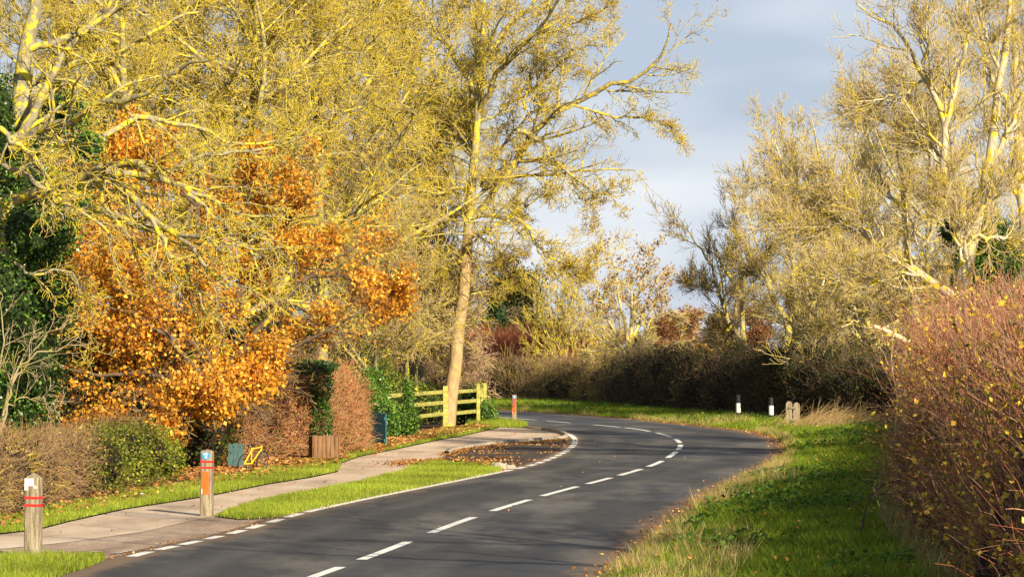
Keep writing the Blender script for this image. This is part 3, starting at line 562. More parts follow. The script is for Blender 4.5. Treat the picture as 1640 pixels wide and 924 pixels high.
verge_post(823.5, 678.5, 47, R(-4), 'darker timber post with blue badge and orange reflector, far beyond the parking bay', True, .05, .02, False, .145)
MPG = 'black marker posts with white bands on the bend'
for px, py, hp, lab in ((1182.7, 676, 39, 'black round marker post with white band, left one of the pair by the dark hedge'), (1235.3, 680, 39, 'black round marker post with white band, right one of the pair, nearer the stile')):
    g_ = G(px, py); Z = g_[1]; h = hp / F * Z; r = tag(empty('marker_post', (g_[0], g_[1], .10)), lab, 'post', MPG); r.rotation_euler = (R(1.0), R(-.8), 0)
    b = MB(); b.cyl((0, 0, 0), (0, 0, h - .03), .075, n=16); b.cyl((0, 0, h - .03), (0, 0, h), .075, .045, n=16); b.build('shaft', m_black, r)
    b = MB(); b.cyl((0, 0, h * .28), (0, 0, h * .66), .079, n=16); b.build('white_band', m_white, r)
g_ = G(1276.5, 680); r = tag(empty('marker_post', (g_[0] + .02, g_[1] + 1.2, 0)), 'plain black marker post with rounded top half hidden behind the wooden stile', 'post', MPG); b = MB(); b.cyl((0, 0, 0), (0, 0, .92), .075, n=16); b.cyl((0, 0, .92), (0, 0, .97), .075, .04, n=16); b.build('shaft', m_black, r)
g_ = G(1269.5, 686); r = tag(empty('wooden_stile', (g_[0], g_[1], .10), R(-8)), 'pair of grey rounded wooden slabs joined by two rungs at the hedge foot', 'stile')
for sx, hh, zt in ((-.11, .74, 0), (.12, .70, 0)):
    b = MB(); w_ = .19; n = 9; pr = [(-w_ / 2, 0), (w_ / 2, 0), (w_ / 2, hh - w_ / 2)] + [(w_ / 2 * math.cos(a), hh - w_ / 2 + w_ / 2 * math.sin(a)) for a in [math.pi * i / n for i in range(1, n)]] + [(-w_ / 2, hh - w_ / 2)]
    m_ = len(pr); b.add([(sx + x, -.04, z) for x, z in pr] + [(sx + x, .04, z) for x, z in pr], [tuple(range(m_)), tuple(reversed(range(m_, 2 * m_)))] + [(i, i + m_, (i + 1) % m_ + m_, (i + 1) % m_) for i in range(m_)]); b.build('slab', m_post, r)
for zz in (.54, .17): b = MB(); bar(b, (-.11, -.062, zz), (.10, -.062, zz - .01), .04, .045); b.build('rung', m_post, r)

# three-rail timber fence in front of the ash
A, B = np.array([-3.55, 89.2]), np.array([-.95, 101.5]); fr = tag(empty('rail_fence', (A[0], A[1], 0)), 'three-rail timber fence greened with algae in front of the tall tree trunk', 'fence'); d = (B - A)
P_ = lambda t, z, off=0.0: (d[0] * t + off, d[1] * t, z)
for z0, t0, t1 in ((1.10, -.02, 1.02), (.77, -.02, 1.01), (.43, .22, 1.0)):
    b = MB(); m1 = .56; bar(b, P_(t0, z0 - .01, -.04), P_(m1, z0 + .02, -.04), .04, .11); b.build('rail', m_rail, fr)
    b = MB(); bar(b, P_(m1 + .004, z0, -.04), P_(t1, z0 + .015, -.04), .04, .11); b.build('rail', m_rail, fr)
for t, h, w_ in ((.2, 1.22, .12), (.56, 1.30, .15), (.93, 1.34, .12), (.97, 1.36, .11), (1.01, 1.35, .11)):
    b = MB(); b.box((d[0] * t + .045, d[1] * t, h / 2 - .05), (w_, w_, h + .1), 0, .01, .98); b.build('fence_post', m_rail, fr)

# slatted wooden bin surround
g_ = G(518, 738.5); r = tag(empty('slatted_planter', (g_[0], g_[1] + .3, 0), R(12)), 'small square enclosure of brown upright planks at the hedge foot', 'planter')
rg = np.random.default_rng(3)
for sx, sy, nx in ((1, 0, 6), (0, 1, 5)):
    for sg in (-1, 1):
        b = MB()
        for i in range(nx):
            o_ = -.27 + .54 * (i + .5) / nx; hh = .54 + rg.uniform(-.012, .012)
            if sx: b.box((o_, sg * .27, hh / 2), (.083, .022, hh), rg.uniform(-.03, .03), .004)
            else: b.box((sg * .285, o_, hh / 2), (.022, .095, hh), rg.uniform(-.03, .03), .004)
        b.build('plank_side', m_slat, r)
for sg in (-1, 1):
    for zz in (.12, .42): b = MB(); bar(b, (-.255, sg * .242, zz), (.255, sg * .242, zz), .03, .05); b.build('batten', m_slat, r)
# teal boards
r = tag(empty('teal_gate', (-3.32, 78.0, 0), math.atan2(-2.6, .46)), 'teal painted board gate standing between clipped hedge and ivy bush', 'gate')
b = MB()
for i in range(9): o_ = -1.3 + 2.6 * (i + .5) / 9; b.box((o_, 0, .41 + .005 * (i % 3)), (.275, .025, .80 + .02 * (i % 2)), 0, .004)
b.build('board_panel', m_teal, r)
b = MB(); b.box((0, -.028, .70), (2.56, .03, .08)); b.box((0, -.028, .16), (2.56, .03, .08)); b.build('crossbar', m_teal, r)
r = tag(empty('teal_board', (*(G(366, 757) + np.array([0, 1.5])), 0), R(4)), 'faded teal upright board in the shade just left of the bicycle', 'board'); b = MB()
for i in range(3): b.box((-.1 + .1 * i, 0, .27 + .01 * (i % 2)), (.094, .02, .5), 0, .003)
b.build('panel', M_plain('faded_teal', (.045, .10, .105), .7, .3), r)
r = tag(empty('teal_board', (*(G(450, 735) + np.array([0, 1.2])), 0), R(10)), 'low dark teal board leaning in the foot of the brown hedge', 'board'); b = MB(); b.box((0, 0, .2), (.7, .03, .42), 0, .005); b.build('panel', m_teal, r)
# bicycle with a yellow frame seen behind the hedge end
g_ = G(401, 757); r = tag(empty('bicycle', (g_[0], g_[1] + .35, 0), R(-58)), 'yellow framed bicycle parked in the shadow under the orange tree', 'bicycle'); r.scale = (.6, .6, .6); r.rotation_euler = (R(3), R(10), R(-30))
for nm, yy in (('front_wheel', .52), ('rear_wheel', -.52)):
    b = MB(); b.torus((0, yy, .33), .31, .022, 'x', 28, 6); w_ = b.build(nm, m_rubber, r)
    b = MB(); b.torus((0, yy, .33), .285, .010, 'x', 28, 5)
    for k in range(14): a = 2 * math.pi * k / 14; b.cyl((0, yy, .33), (0, yy + .283 * math.cos(a), .33 + .283 * math.sin(a)), .0022, n=4)
    b.build('rim', m_steel, w_)
b = MB()
for p, q in (((0, .40, .80), (0, -.18, .78)), ((0, .40, .74), (0, -.08, .30)), ((0, -.20, .86), (0, -.08, .30)), ((.03, -.08, .30), (.03, -.52, .33)), ((.03, -.18, .76), (.03, -.52, .33)), ((0, .40, .68), (0, .38, .88))): b.cyl(p, q, .019, n=8)
b.build('frame', m_yellow, r); b = MB(); b.cyl((.03, .40, .68), (.03, .52, .33), .013, n=8); b.cyl((-.03, .40, .68), (-.03, .52, .33), .013, n=8); b.build('fork', m_steel, r)
b = MB(); b.cyl((-.25, .36, .96), (.25, .36, .96), .012, n=8); b.cyl((0, .38, .86), (0, .36, .96), .014, n=8); b.build('handlebar', m_black, r)
b = MB(); b.box((0, -.22, .90), (.12, .26, .05), 0, .03, .8); b.build('saddle', m_black, r)
# stones and scraps
b = MB(); g_ = G(799, 750); rg = np.random.default_rng(5)
for dx, s in ((0, .2), (.22, .13)):
    n = 9; vs = [(dx + s * math.cos(a) * rg.uniform(.8, 1.1), s * .7 * math.sin(a) * rg.uniform(.8, 1.1), 0) for a in np.arange(n) * 2 * math.pi / n]; b.add(vs + [(x * .7 + dx * .3, y * .7, s * rg.uniform(.45, .7)) for x, y, z in vs], [tuple(range(n, 2 * n))] + [(i, (i + 1) % n, (i + 1) % n + n, i + n) for i in range(n)])
o = b.build('stone', m_stone, None); o.location = (g_[0], g_[1], 0); tag(o, 'pale broken kerb stone lying at the end of the grass strip by the bay', 'stone')
def scrap(px, py, s, z, lab, c):
    g_ = G(px, py); rr = np.random.default_rng(int(px)); n = 7; vs = [(0, 0, s * .45)] + [(s * math.cos(a) * rr.uniform(.6, 1.1), s * math.sin(a) * rr.uniform(.6, 1), s * rr.uniform(0, .3)) for a in np.arange(n) * 2 * math.pi / n]
    b = MB(); b.add(vs, [(0, i + 1, (i + 1) % n + 1) for i in range(n)]); o = b.build('litter_scrap', M_plain('scrap', c, .4), None); o.location = (g_[0], g_[1], z); tag(o, lab, 'litter')
scrap(1221, 884, .06, .2, 'crumpled pale plastic scrap in the grass of the outer verge', (.62, .70, .72)); scrap(226, 797, .07, .05, 'crumpled pale blue scrap on the grass behind the footpath', (.40, .62, .72))

# ------------------------------------------------------------ hedges and bushes
TANL = [(.44, .27, .09), (.32, .18, .06), (.22, .22, .035), (.52, .40, .12)]
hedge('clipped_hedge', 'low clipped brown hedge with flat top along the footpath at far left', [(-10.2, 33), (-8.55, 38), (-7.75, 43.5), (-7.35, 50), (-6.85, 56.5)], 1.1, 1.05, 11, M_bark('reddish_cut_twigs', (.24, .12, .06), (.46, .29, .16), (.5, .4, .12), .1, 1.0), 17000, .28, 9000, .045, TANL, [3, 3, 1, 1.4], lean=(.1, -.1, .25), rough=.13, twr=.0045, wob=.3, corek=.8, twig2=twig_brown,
      hv=lambda s: 1.0)
GH = [(.15, .19, .02), (.26, .27, .03), (.10, .15, .015), (.42, .36, .05)]
r = tag(empty('privet_bush', (-6.75, 53.0, 0)), 'yellow-green leafy bush growing out of the low hedge at its right end', 'bush'); blob_leaves('foliage', [(-6.75, 51.4, .5, .42, .9, .5), (-6.6, 52.8, .72, .4, .8, .36), (-6.75, 53.6, .35, .5, 1.1, .4), (-6.4, 54.9, .55, .42, .9, .45), (-6.3, 56.2, .4, .4, .7, .36)], 12000, .05, r, np.array([-6.75, 53, 0]), 5, GH, [4, 3, 3, 1.5], leaf_m, core_brown, shell=(.78, 1.3))
REDB = [(.54, .22, .09), (.44, .15, .06), (.56, .36, .11), (.26, .27, .04), (.22, .09, .035)]
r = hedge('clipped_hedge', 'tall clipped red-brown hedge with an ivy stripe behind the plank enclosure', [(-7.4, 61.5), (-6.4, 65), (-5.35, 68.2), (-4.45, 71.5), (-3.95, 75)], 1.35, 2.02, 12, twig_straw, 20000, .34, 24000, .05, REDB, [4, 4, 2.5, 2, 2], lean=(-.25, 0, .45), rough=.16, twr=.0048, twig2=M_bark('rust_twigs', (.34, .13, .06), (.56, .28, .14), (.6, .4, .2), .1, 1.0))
hb = np.array(r.location); blob_leaves('ivy', [(-4.2, 68.9, .75, .25, .38, .75), (-4.22, 68.9, 1.6, .27, .5, .5), (-4.6, 69.4, 2.0, .75, 1.5, .16)], 6500, .06, r, hb, 9, IVY, IVYW, core=None, shell=(.7, 1.0))
r = tag(empty('ivy_bush', (-2.95, 83, 0)), 'dark green ivy bush smothering the left end of the rail fence', 'bush'); blob_leaves('foliage', [(-3.45, 83, .5, .45, .6, .62), (-3.0, 84.5, .42, .5, .8, .52), (-3.95, 86.5, 1.3, .5, .7, .6), (-2.95, 88.6, .8, .16, .3, .75), (-3.9, 84, 1.0, .4, .8, .6)], 15000, .07, r, np.array([-2.95, 83, 0]), 15, [(.06, .15, .012), (.12, .22, .02), (.20, .30, .04), (.025, .06, .008)], IVYW)
r = tag(empty('ivy_bush', (-1.1, 101, 0)), 'small ivy tangle round the right end of the rail fence', 'bush'); blob_leaves('foliage', [(-.95, 101.2, .35, .5, .5, .5), (-1.3, 101.8, .7, .45, .5, .6), (-1.9, 102, .4, .6, .6, .5)], 5500, .07, r, np.array([-1.1, 101, 0]), 16, [(.05, .12, .012), (.10, .18, .02), (.17, .25, .03)], [3, 3, 1])
r = tag(empty('undergrowth', (-4.2, 95, 0)), 'yellow-green ivy and bramble thicket behind the rail fence', 'bush'); blob_leaves('foliage', [(-4.6, 95, 1.3, 1.2, 1.5, 1.4), (-3.6, 98, .8, 1.0, 1, .9), (-2.7, 102, .6, .8, 1, .7), (-5.8, 93, 1.5, 1.0, 1.5, 1.6), (-4.6, 96, 2.7, .8, .8, 1.2)], 17000, .07, r, np.array([-4.2, 95, 0]), 17, [(.16, .22, .02), (.28, .32, .03), (.07, .12, .012), (.40, .36, .05)], [3, 3, 3, 1], leaf_m, core_green)
# shaded shrubs beneath the orange tree
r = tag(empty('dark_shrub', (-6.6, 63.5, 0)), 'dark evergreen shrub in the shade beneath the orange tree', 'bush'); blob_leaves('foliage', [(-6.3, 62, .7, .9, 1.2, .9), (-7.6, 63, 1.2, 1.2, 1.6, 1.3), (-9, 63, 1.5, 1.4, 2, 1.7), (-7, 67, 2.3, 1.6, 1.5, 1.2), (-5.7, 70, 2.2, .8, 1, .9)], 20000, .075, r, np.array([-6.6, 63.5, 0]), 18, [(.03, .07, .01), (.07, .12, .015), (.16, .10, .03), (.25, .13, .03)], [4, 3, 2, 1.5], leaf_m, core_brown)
# hedges on the outside of the bend
DKG = [(.02, .045, .01), (.045, .075, .012), (.06, .065, .015), (.08, .04, .015), (.26, .19, .03)]
hedge('field_hedge', 'dark evergreen hedge behind the two black and white marker posts', [(12.6, 94), (11.4, 98.5), (10.2, 104), (8.6, 112.5), (6.2, 124), (4.9, 132)], 2.4, 2.35, 21, twig_far, 15000, .5, 46000, .075, DKG, [4, 4, 3, 1.6, .9], lean=(0, 0, .6), rough=.45, twr=.006)
hedge('field_hedge', 'brown mixed hedge with yellow leaves left of the round bushy tree', [(4.9, 130), (3.2, 140), (-1.5, 150), (-9, 158), (-22, 166)], 2.0, 1.7, 22, twig_brown, 15000, .75, 22000, .08, [(.20, .13, .05), (.12, .10, .03), (.30, .22, .04), (.08, .07, .02)], [3, 3, 2.2, 2], lean=(0, 0, .9), rough=.5, twr=.008)
hedge('red_stemmed_shrub', 'mass of red-brown upright stems above the far hedge right of the tall trunk', [(3.4, 147), (1.4, 150.5), (-.8, 153), (-4, 157), (-9, 162)], 3.0, 2.25, 23, twig_red, 26000, 1.4, 0, .06, TANL, [1] * 4, lean=(0, 0, 3.0), wob=.07, rough=.25, twr=.009, core=core_brown, corek=.8, cat='shrub')
# big right-hand hedge, red stems and yellow leaves
RH = [(.85, .60, .05), (.75, .42, .06), (.32, .18, .05), (.14, .16, .03), (.26, .12, .045)]
hedge('mixed_hedge', 'tall hedge of arching red stems and small yellow leaves along the right edge', [(5.6, 24), (5.7, 30), (6.15, 36), (7.15, 44), (8.5, 52), (10.1, 62), (11.6, 73), (12.8, 84), (13.4, 93)], 2.5, 2.45, 31, twig_red, 34000, .85, 34000, .07, RH, [5, 3, 1.5, 1.2, 1], lean=(-.05, -.05, 1.3), wob=.16, rough=.42, power=6, twr=.0050, corek=.78, k=7, lk=1.0, twig2=M_bark('rosy_tan_twigs', (.26, .13, .08), (.50, .28, .18), (.5, .36, .12), .15, 1.0), tlv=42000, topl=1.8, cat='hedge')
# dead grass clump beside the stile
rg = np.random.default_rng(44); g_ = G(1335, 690); n = 900; root = tag(empty('dead_grass_clump', (g_[0], g_[1], 0)), 'clump of dry leaning grass stalks right of the wooden stile', 'grass clump')
q = rg.normal(size=(n, 2)) * [.75, 1.2]; pts = [np.c_[q, np.full(n, .1)]]; d_ = nrm(np.c_[rg.normal(.5, .35, n), rg.normal(0, .4, n), rg.uniform(.6, 1.2, n)]); ln = rg.uniform(.3, 1.0, n)[:, None]
for s in range(4): d_ = nrm(d_ + [0.10, 0, -.13]); pts.append(pts[-1] + d_ * ln / 4)
V, Q = tubes(np.stack(pts, 1), np.full((n, 5), .006) * np.linspace(1, .4, 5), 3); mesh_np('stalks', V, Q, twig_straw, root)
# bramble arch and bare twigs at the verge edge
def strand(name, lab, pts, r0, mat, cat='bramble', grp=None, side=None, seed=1):
    pts = np.array(pts, float); base = np.array([pts[0, 0], pts[0, 1], 0]); S = spline(pts, 20) - base; root = tag(empty(name, base), lab, cat, grp); r = np.linspace(r0, r0 * .4, 20); V, Q = tubes(S[None], r[None], 6); mesh_np('stem', V, Q, mat, root)
    if side:
        rr = np.random.default_rng(seed); P, r_ = grow(S[None], r[None], side, .15, 45, .35, 5, .15, (0, 0, .05), rr); V, Q = tubes(P, r_, 3); mesh_np('side_shoots', V, Q, mat, root)
Z0 = 41.0
strand('bramble', 'dark arching bramble stem rooted in the verge grass by the right hedge', [W(1378, 888, 35.5) * [1, 1, 0] + [0, 0, .1], W(1380, 850, 35.7), W(1386, 815, 36), W(1400, 788, 36.5), W(1425, 772, 37.5), W(1450, 768, 38)], .011, M_plain('dark_bramble_stem', (.09, .04, .03), .7), side=10)
strand('bramble', 'bare brown seedling stems just right of the arching bramble', [W(1440, 905, 35) * [1, 1, 0] + [0, 0, .05], W(1430, 860, 35), W(1412, 820, 35), W(1398, 780, 35)], .008, bark_plain, side=14, seed=3)
strand('bramble', 'long pale arching stem low in the hedge at the bottom right corner', [W(1520, 935, 34), W(1560, 880, 33.5), W(1610, 850, 33.2), W(1670, 842, 33)], .009, M_plain('orange_bramble_stem', (.55, .28, .10), .7), side=6, seed=5)
strand('pale_sapling', 'thin pale upright sapling at the front of the right hedge', [W(1436, 790, 52) * [1, 1, 0], W(1436, 740, 52), W(1434, 690, 52), W(1437, 640, 52), W(1428, 580, 52), W(1432, 520, 52)], .022, bark_ash, 'sapling', side=26, seed=7)

# ------------------------------------------------------------ trees
def T_(pts, Z, r, dz=None):
    """pixel polyline at distance Z (may vary) with radii -> world points"""
    n = len(pts); dz = dz if dz is not None else [0] * n; r = np.linspace(r[0], r[1], n) if len(r) == 2 else r
    return [(*W(p[0], p[1], Z + dz[i]), float(r[i])) for i, p in enumerate(pts)]
def base0(pts):
    p = list(pts[0]); p[2] = -0.05; return [tuple(p)] + list(pts[1:])
fine = lambda n, lf, ang=42, K=4, wob=.12, trop=(0, 0, .05), **k: dict(n=n, t0=k.pop('t0', .1), ang=ang, lf=lf, K=K, wob=wob, trop=trop, **k)

# tall ash with the straight trunk
trunk = base0(T_([(717, 697), (727, 600), (737, 500), (748, 400), (757, 300), (764, 200), (770, 100), (776, 0), (782, -110)], 97, [.24, .21, .19, .165, .135, .105, .08, .05, .03]))
limbs = [T_([(762, 345), (795, 300), (829, 258), (868, 195), (921, 168), (975, 136), (1014, 128), (1053, 97), (1068, 70), (1074, 36)], 97, (.13, .02), np.linspace(0, -3, 10)),
         T_([(895, 180), (921, 170), (975, 185), (1020, 187), (1053, 192), (1075, 203), (1094, 220)], 95.5, (.05, .014)),
         T_([(829, 210), (848, 214), (877, 236), (895, 262), (911, 278), (940, 300), (965, 312), (1000, 312)], 96, (.075, .016)),
         T_([(829, 258), (850, 254), (884, 256), (915, 285), (940, 320), (962, 345)], 97, (.045, .012), np.linspace(0, 2, 6)),
         T_([(752, 350), (780, 344), (804, 346), (828, 350), (843, 362), (858, 386), (877, 408), (900, 420), (921, 429), (952, 425), (982, 419)], 95, (.085, .022)),
         T_([(860, 390), (872, 415), (890, 432), (915, 440), (935, 436)], 95, (.035, .012)),
         T_([(766, 180), (790, 130), (820, 90), (860, 50), (890, 10), (920, -30)], 97, (.09, .03), np.linspace(0, -4, 6)),
         T_([(770, 120), (800, 60), (840, 20), (880, -20), (930, -50)], 97, (.07, .03), np.linspace(0, 4, 5)),
         T_([(860, 55), (900, 45), (940, 30), (970, 15), (985, 0)], 95, (.045, .012)),
         T_([(800, 170), (850, 150), (900, 100), (940, 70), (965, 60)], 98, (.05, .012)),
         T_([(762, 260), (735, 225), (700, 200), (660, 170), (620, 160)], 97, (.08, .02), np.linspace(0, 3, 5)),
         T_([(757, 310), (735, 300), (700, 310), (660, 300), (630, 310)], 97, (.06, .015), np.linspace(0, -4, 5)),
         T_([(766, 160), (740, 110), (705, 60), (680, 20), (650, -30)], 97, (.08, .03), np.linspace(0, 2, 5)),
         T_([(748, 400), (765, 380), (790, 392), (805, 420), (812, 450), (808, 470)], 96.5, (.03, .008)),
         T_([(745, 420), (725, 415), (690, 440), (660, 450)], 97, (.035, .01)),
         T_([(840, 175), (850, 120), (872, 80), (880, 40)], 97, (.04, .012), np.linspace(0, 1, 4)),
         T_([(770, 300), (800, 240), (830, 205), (870, 160)], 99, (.06, .02))]
build_tree('ash_tree', 'tall tree with straight bare trunk behind the fence and boughs sweeping right over the road', trunk, limbs,
           [dict(auto=1, n=16, t0=.35, ang=55, lf=.26, K=9, wob=.1, trop=(0, 0, .03), rr=.45, rend=.3, shape=.3), fine(13, .30, 44, 6, .12, (0, 0, .02), t0=.12, shape=.35, rr=.5), fine(9, .48, 48, 5, .2, (0, 0, .05), rr=.64, lmin=.32), fine(7, .55, 48, 4, .2, (0, 0, .10), rr=.66, lmin=.22)], 101, bark_lichen, twig_lichen, split=2, tbark=bark_tan, tsplit=6,
           leaves=dict(n=9000, size=.055, pal=[(.30, .12, .06), (.20, .09, .05), (.42, .20, .08)], pw=[3, 2, 1], jit=.05, name='seed_clusters', where=lambda p: (820 + p[:, 0] / p[:, 1] * F > 780)))

# the mass of lichened trees on the left, each with its own crown
LT = 'lichen-covered bare trees left of the road'
lv_l = lambda a, b, c, d, lf=.42: [dict(auto=1, n=a, t0=.22, ang=52, lf=lf, K=9, wob=.10, trop=(0, 0, .05), rr=.72, rend=.3, shape=.5), fine(b, .44, 50, 6, .18, (0, 0, -.01), t0=.1, rr=.5, shape=.35), fine(c, .48, 54, 5, .28, (0, 0, .02), rr=.62, lmin=.38), fine(d, .58, 54, 4, .28, (0, 0, .03), rr=.68, lmin=.28)]
def auto_tree(px, Z, topz, r0, lab, seed, lean=(0, 0), cnt=(15, 10, 8, 6), lf=.42, twig=twig_lichen, bark=bark_lichen, grp=LT, name='bare_tree', leaves=None, limbs=[]):
    x = (px - 820) / F * Z; tr = [(x, Z, -.05, r0), (x + lean[0] * .3, Z, topz * .3, r0 * .82), (x + lean[0] * .7, Z + lean[1] * .6, topz * .65, r0 * .5), (x + lean[0], Z + lean[1], topz, r0 * .15)]
    return build_tree(name, lab, tr, limbs, lv_l(*cnt, lf=lf), seed, bark, twig, grp, split=2, leaves=leaves, tbark=M_bark('lichened_grey_bark', (.10, .09, .06), (.26, .23, .15), LICH, .3, 5))
auto_tree(672, 108, 15.5, .16, 'yellow-lichened bare tree immediately left of the tall straight trunk', 201, (.5, 0), (22, 12, 9, 6), .36)
auto_tree(520, 80, 14, .17, 'broad lichened bare tree rising behind the right half of the orange crown', 202, (-.3, 0), (22, 12, 9, 6), .40)
auto_tree(385, 78, 14.5, .19, 'grey-trunked lichened tree rising behind the middle of the orange crown', 203, (.4, 1), (22, 12, 9, 6), .42)
auto_tree(225, 76, 14.0, .17, 'lichened bare tree rising behind the left half of the orange crown', 204, (-.6, 0), (22, 12, 9, 6), .40)
auto_tree(90, 84, 14.0, .17, 'lichened bare tree behind the ivy-clad trunk at far left', 205, (.3, 0), (22, 12, 9, 6), .42)
auto_tree(455, 94, 15, .19, 'farther lichened tree between the two behind the orange crown', 211, (.2, 0), (24, 12, 9, 7), .40)
auto_tree(300, 96, 15, .19, 'farther lichened tree seen high left of the orange crown top', 212, (-.2, 0), (24, 12, 9, 7), .40)
auto_tree(590, 104, 15, .18, 'farthest lichened tree between the tall straight trunk and orange crown', 213, (.2, 0), (24, 12, 9, 7), .36)
auto_tree(660, 100, 8.5, .16, 'short brown-twigged tree behind the undergrowth left of the tall trunk', 206, (.2, 0), (15, 8, 7, 5), .40, twig=twig_brown)
auto_tree(570, 92, 7.0, .14, 'low twiggy brown thorn tree above the clipped hedge', 207, (-.3, 0), (16, 8, 7, 5), .48, twig=twig_brown, name='thorn_tree')
auto_tree(650, 99, 6.2, .10, 'golden-brown twiggy thicket tree directly behind the rail fence', 221, (.1, 0), (20, 9, 8, 5), .5, twig=twig_brown, name='thorn_tree', grp='thorn trees behind the fence')
auto_tree(600, 90, 5.8, .09, 'golden-brown twiggy thorn behind the teal gate and ivy bush', 222, (.1, 0), (20, 9, 8, 5), .5, twig=twig_ash, name='thorn_tree', grp='thorn trees behind the fence')
auto_tree(706, 106, 5.0, .08, 'twiggy thorn between fence posts just left of the tall trunk', 223, (.1, 0), (18, 8, 7, 5), .36, twig=twig_brown, name='thorn_tree', grp='thorn trees behind the fence')
auto_tree(750, 105, 2.3, .04, 'small pinkish bare bush just right of the tall straight trunk', 224, (.1, 0), (12, 5, 5, 4), .36, twig=M_bark('pinkish_twigs', (.40, .24, .15), (.62, .42, .30), (.6, .5, .3), .1), name='bare_shrub', grp='thorn trees behind the fence')
# ivy clad tree at the left edge with descending limbs
tr = base0(T_([(8, 800), (14, 600), (22, 400), (30, 250), (36, 120), (60, 0), (70, -100)], 54, [.30, .27, .24, .2, .16, .10, .05]))
limbs = [T_([(20, 225), (45, 195), (60, 160), (100, 95), (140, 45), (180, 0)], 53, (.10, .03)),
         T_([(20, 240), (70, 205), (115, 195), (160, 170), (210, 160), (270, 120), (330, 100)], 52, (.09, .02), np.linspace(0, -3, 7)),
         T_([(25, 320), (80, 305), (130, 285), (170, 272), (205, 310), (235, 345), (290, 380), (330, 420), (365, 470)], 53, (.11, .02), np.linspace(0, -4, 9)),
         T_([(90, 320), (140, 305), (175, 270), (230, 262), (280, 300), (330, 315), (380, 340), (440, 350)], 52, (.085, .02), np.linspace(0, -2, 8)),
         T_([(110, 340), (160, 338), (205, 352), (250, 370), (290, 372), (335, 385), (370, 410)], 52, (.08, .02), np.linspace(0, -3, 7)),
         T_([(0, 258), (30, 270), (65, 292), (100, 320), (130, 340), (165, 365), (178, 395), (190, 430)], 50, (.05, .012)),
         T_([(0, 205), (30, 230), (60, 260), (72, 290), (75, 320), (100, 355)], 49.5, (.045, .010)),
         T_([(30, 250), (90, 230), (150, 225), (220, 190), (300, 200), (380, 230), (450, 225)], 54, (.08, .02), np.linspace(0, 3, 7)),
         T_([(36, 140), (100, 110), (180, 90), (260, 40), (320, 20)], 55, (.08, .02)), T_([(45, 80), (110, 60), (180, 20), (250, -30)], 53, (.07, .03)),
         T_([(22, 420), (60, 440), (100, 430), (140, 470), (150, 530)], 51, (.03, .008)), 
         T_([(170, 275), (250, 280), (320, 250), (400, 245), (480, 225)], 51, (.06, .015)), T_([(240, 345), (270, 400), (300, 430), (330, 500), (360, 530)], 50, (.04, .010)),
         T_([(300, 310), (350, 350), (390, 395), (420, 440), (430, 480)], 50, (.04, .010))]
rt = build_tree('ivy_clad_tree', 'ivy-clad tree at the left edge with yellow limbs drooping across the orange crown', tr, limbs,
           [fine(10, .30, 38, 8, .17, (0.03, 0, -.04), t0=.08, shape=.35, rr=.5), fine(7, .48, 42, 7, .22, (0.03, 0, -.03), rr=.6, lmin=.3), fine(5, .55, 42, 5, .25, (0, 0, -.01), rr=.55, lmin=.15)], 301, bark_lichen, twig_lichen, split=2)
rb = np.array(rt.location); bx = rb[0]
blob_leaves('ivy', [(bx - .1, 54, 1.0, .9, .9, 1.2), (bx, 54, 3.0, .75, .8, 1.5), (bx + .55, 54, 4.4, .75, .7, .75), (bx + .85, 54.2, 4.9, .7, .6, .5), (bx + .2, 54, 5.6, .6, .6, .9), (bx - .2, 54, 6.3, .5, .5, .9), (bx + .6, 54.4, 3.2, .6, .6, .7), (bx + .3, 54, 1.9, .8, .8, .9), (bx+1.0,54.4,6.5,.45,.4,.35),(bx+1.4,54.4,5.9,.3,.3,.3)], 42000, .065, rt, rb, 41, [(.04, .10, .010), (.09, .18, .018), (.20, .31, .04), (.02, .05, .007)], [4, 4, 1.8, 2], shell=(.55, 1.12))
build_tree('bare_shrub', 'sparse pale twiggy shrub before the ivy-clad trunk at the far left', base0(T_([(-10, 800), (0, 700), (15, 620), (30, 570)], 47.5, (.03, .012))),
  [T_([(0, 690), (20, 610), (50, 570), (90, 560), (150, 545)], 47, (.02, .006)), T_([(5, 660), (20, 610), (40, 580), (70, 540), (110, 520)], 47, (.016, .006)), T_([(0, 700), (-5, 620), (5, 540), (0, 470)], 47.5, (.02, .006)), T_([(5, 660), (30, 640), (60, 640), (90, 655)], 47, (.012, .005))],
  [fine(7, .4, 40, 6, .15, (0, 0, 0), t0=.2), fine(3, .5, 40, 5, .15, (0, 0, 0), lmin=.2), fine(2, .5, 40, 4, .15, (0, 0, 0), lmin=.1)], 303, bark_plain, bark_plain, split=1)
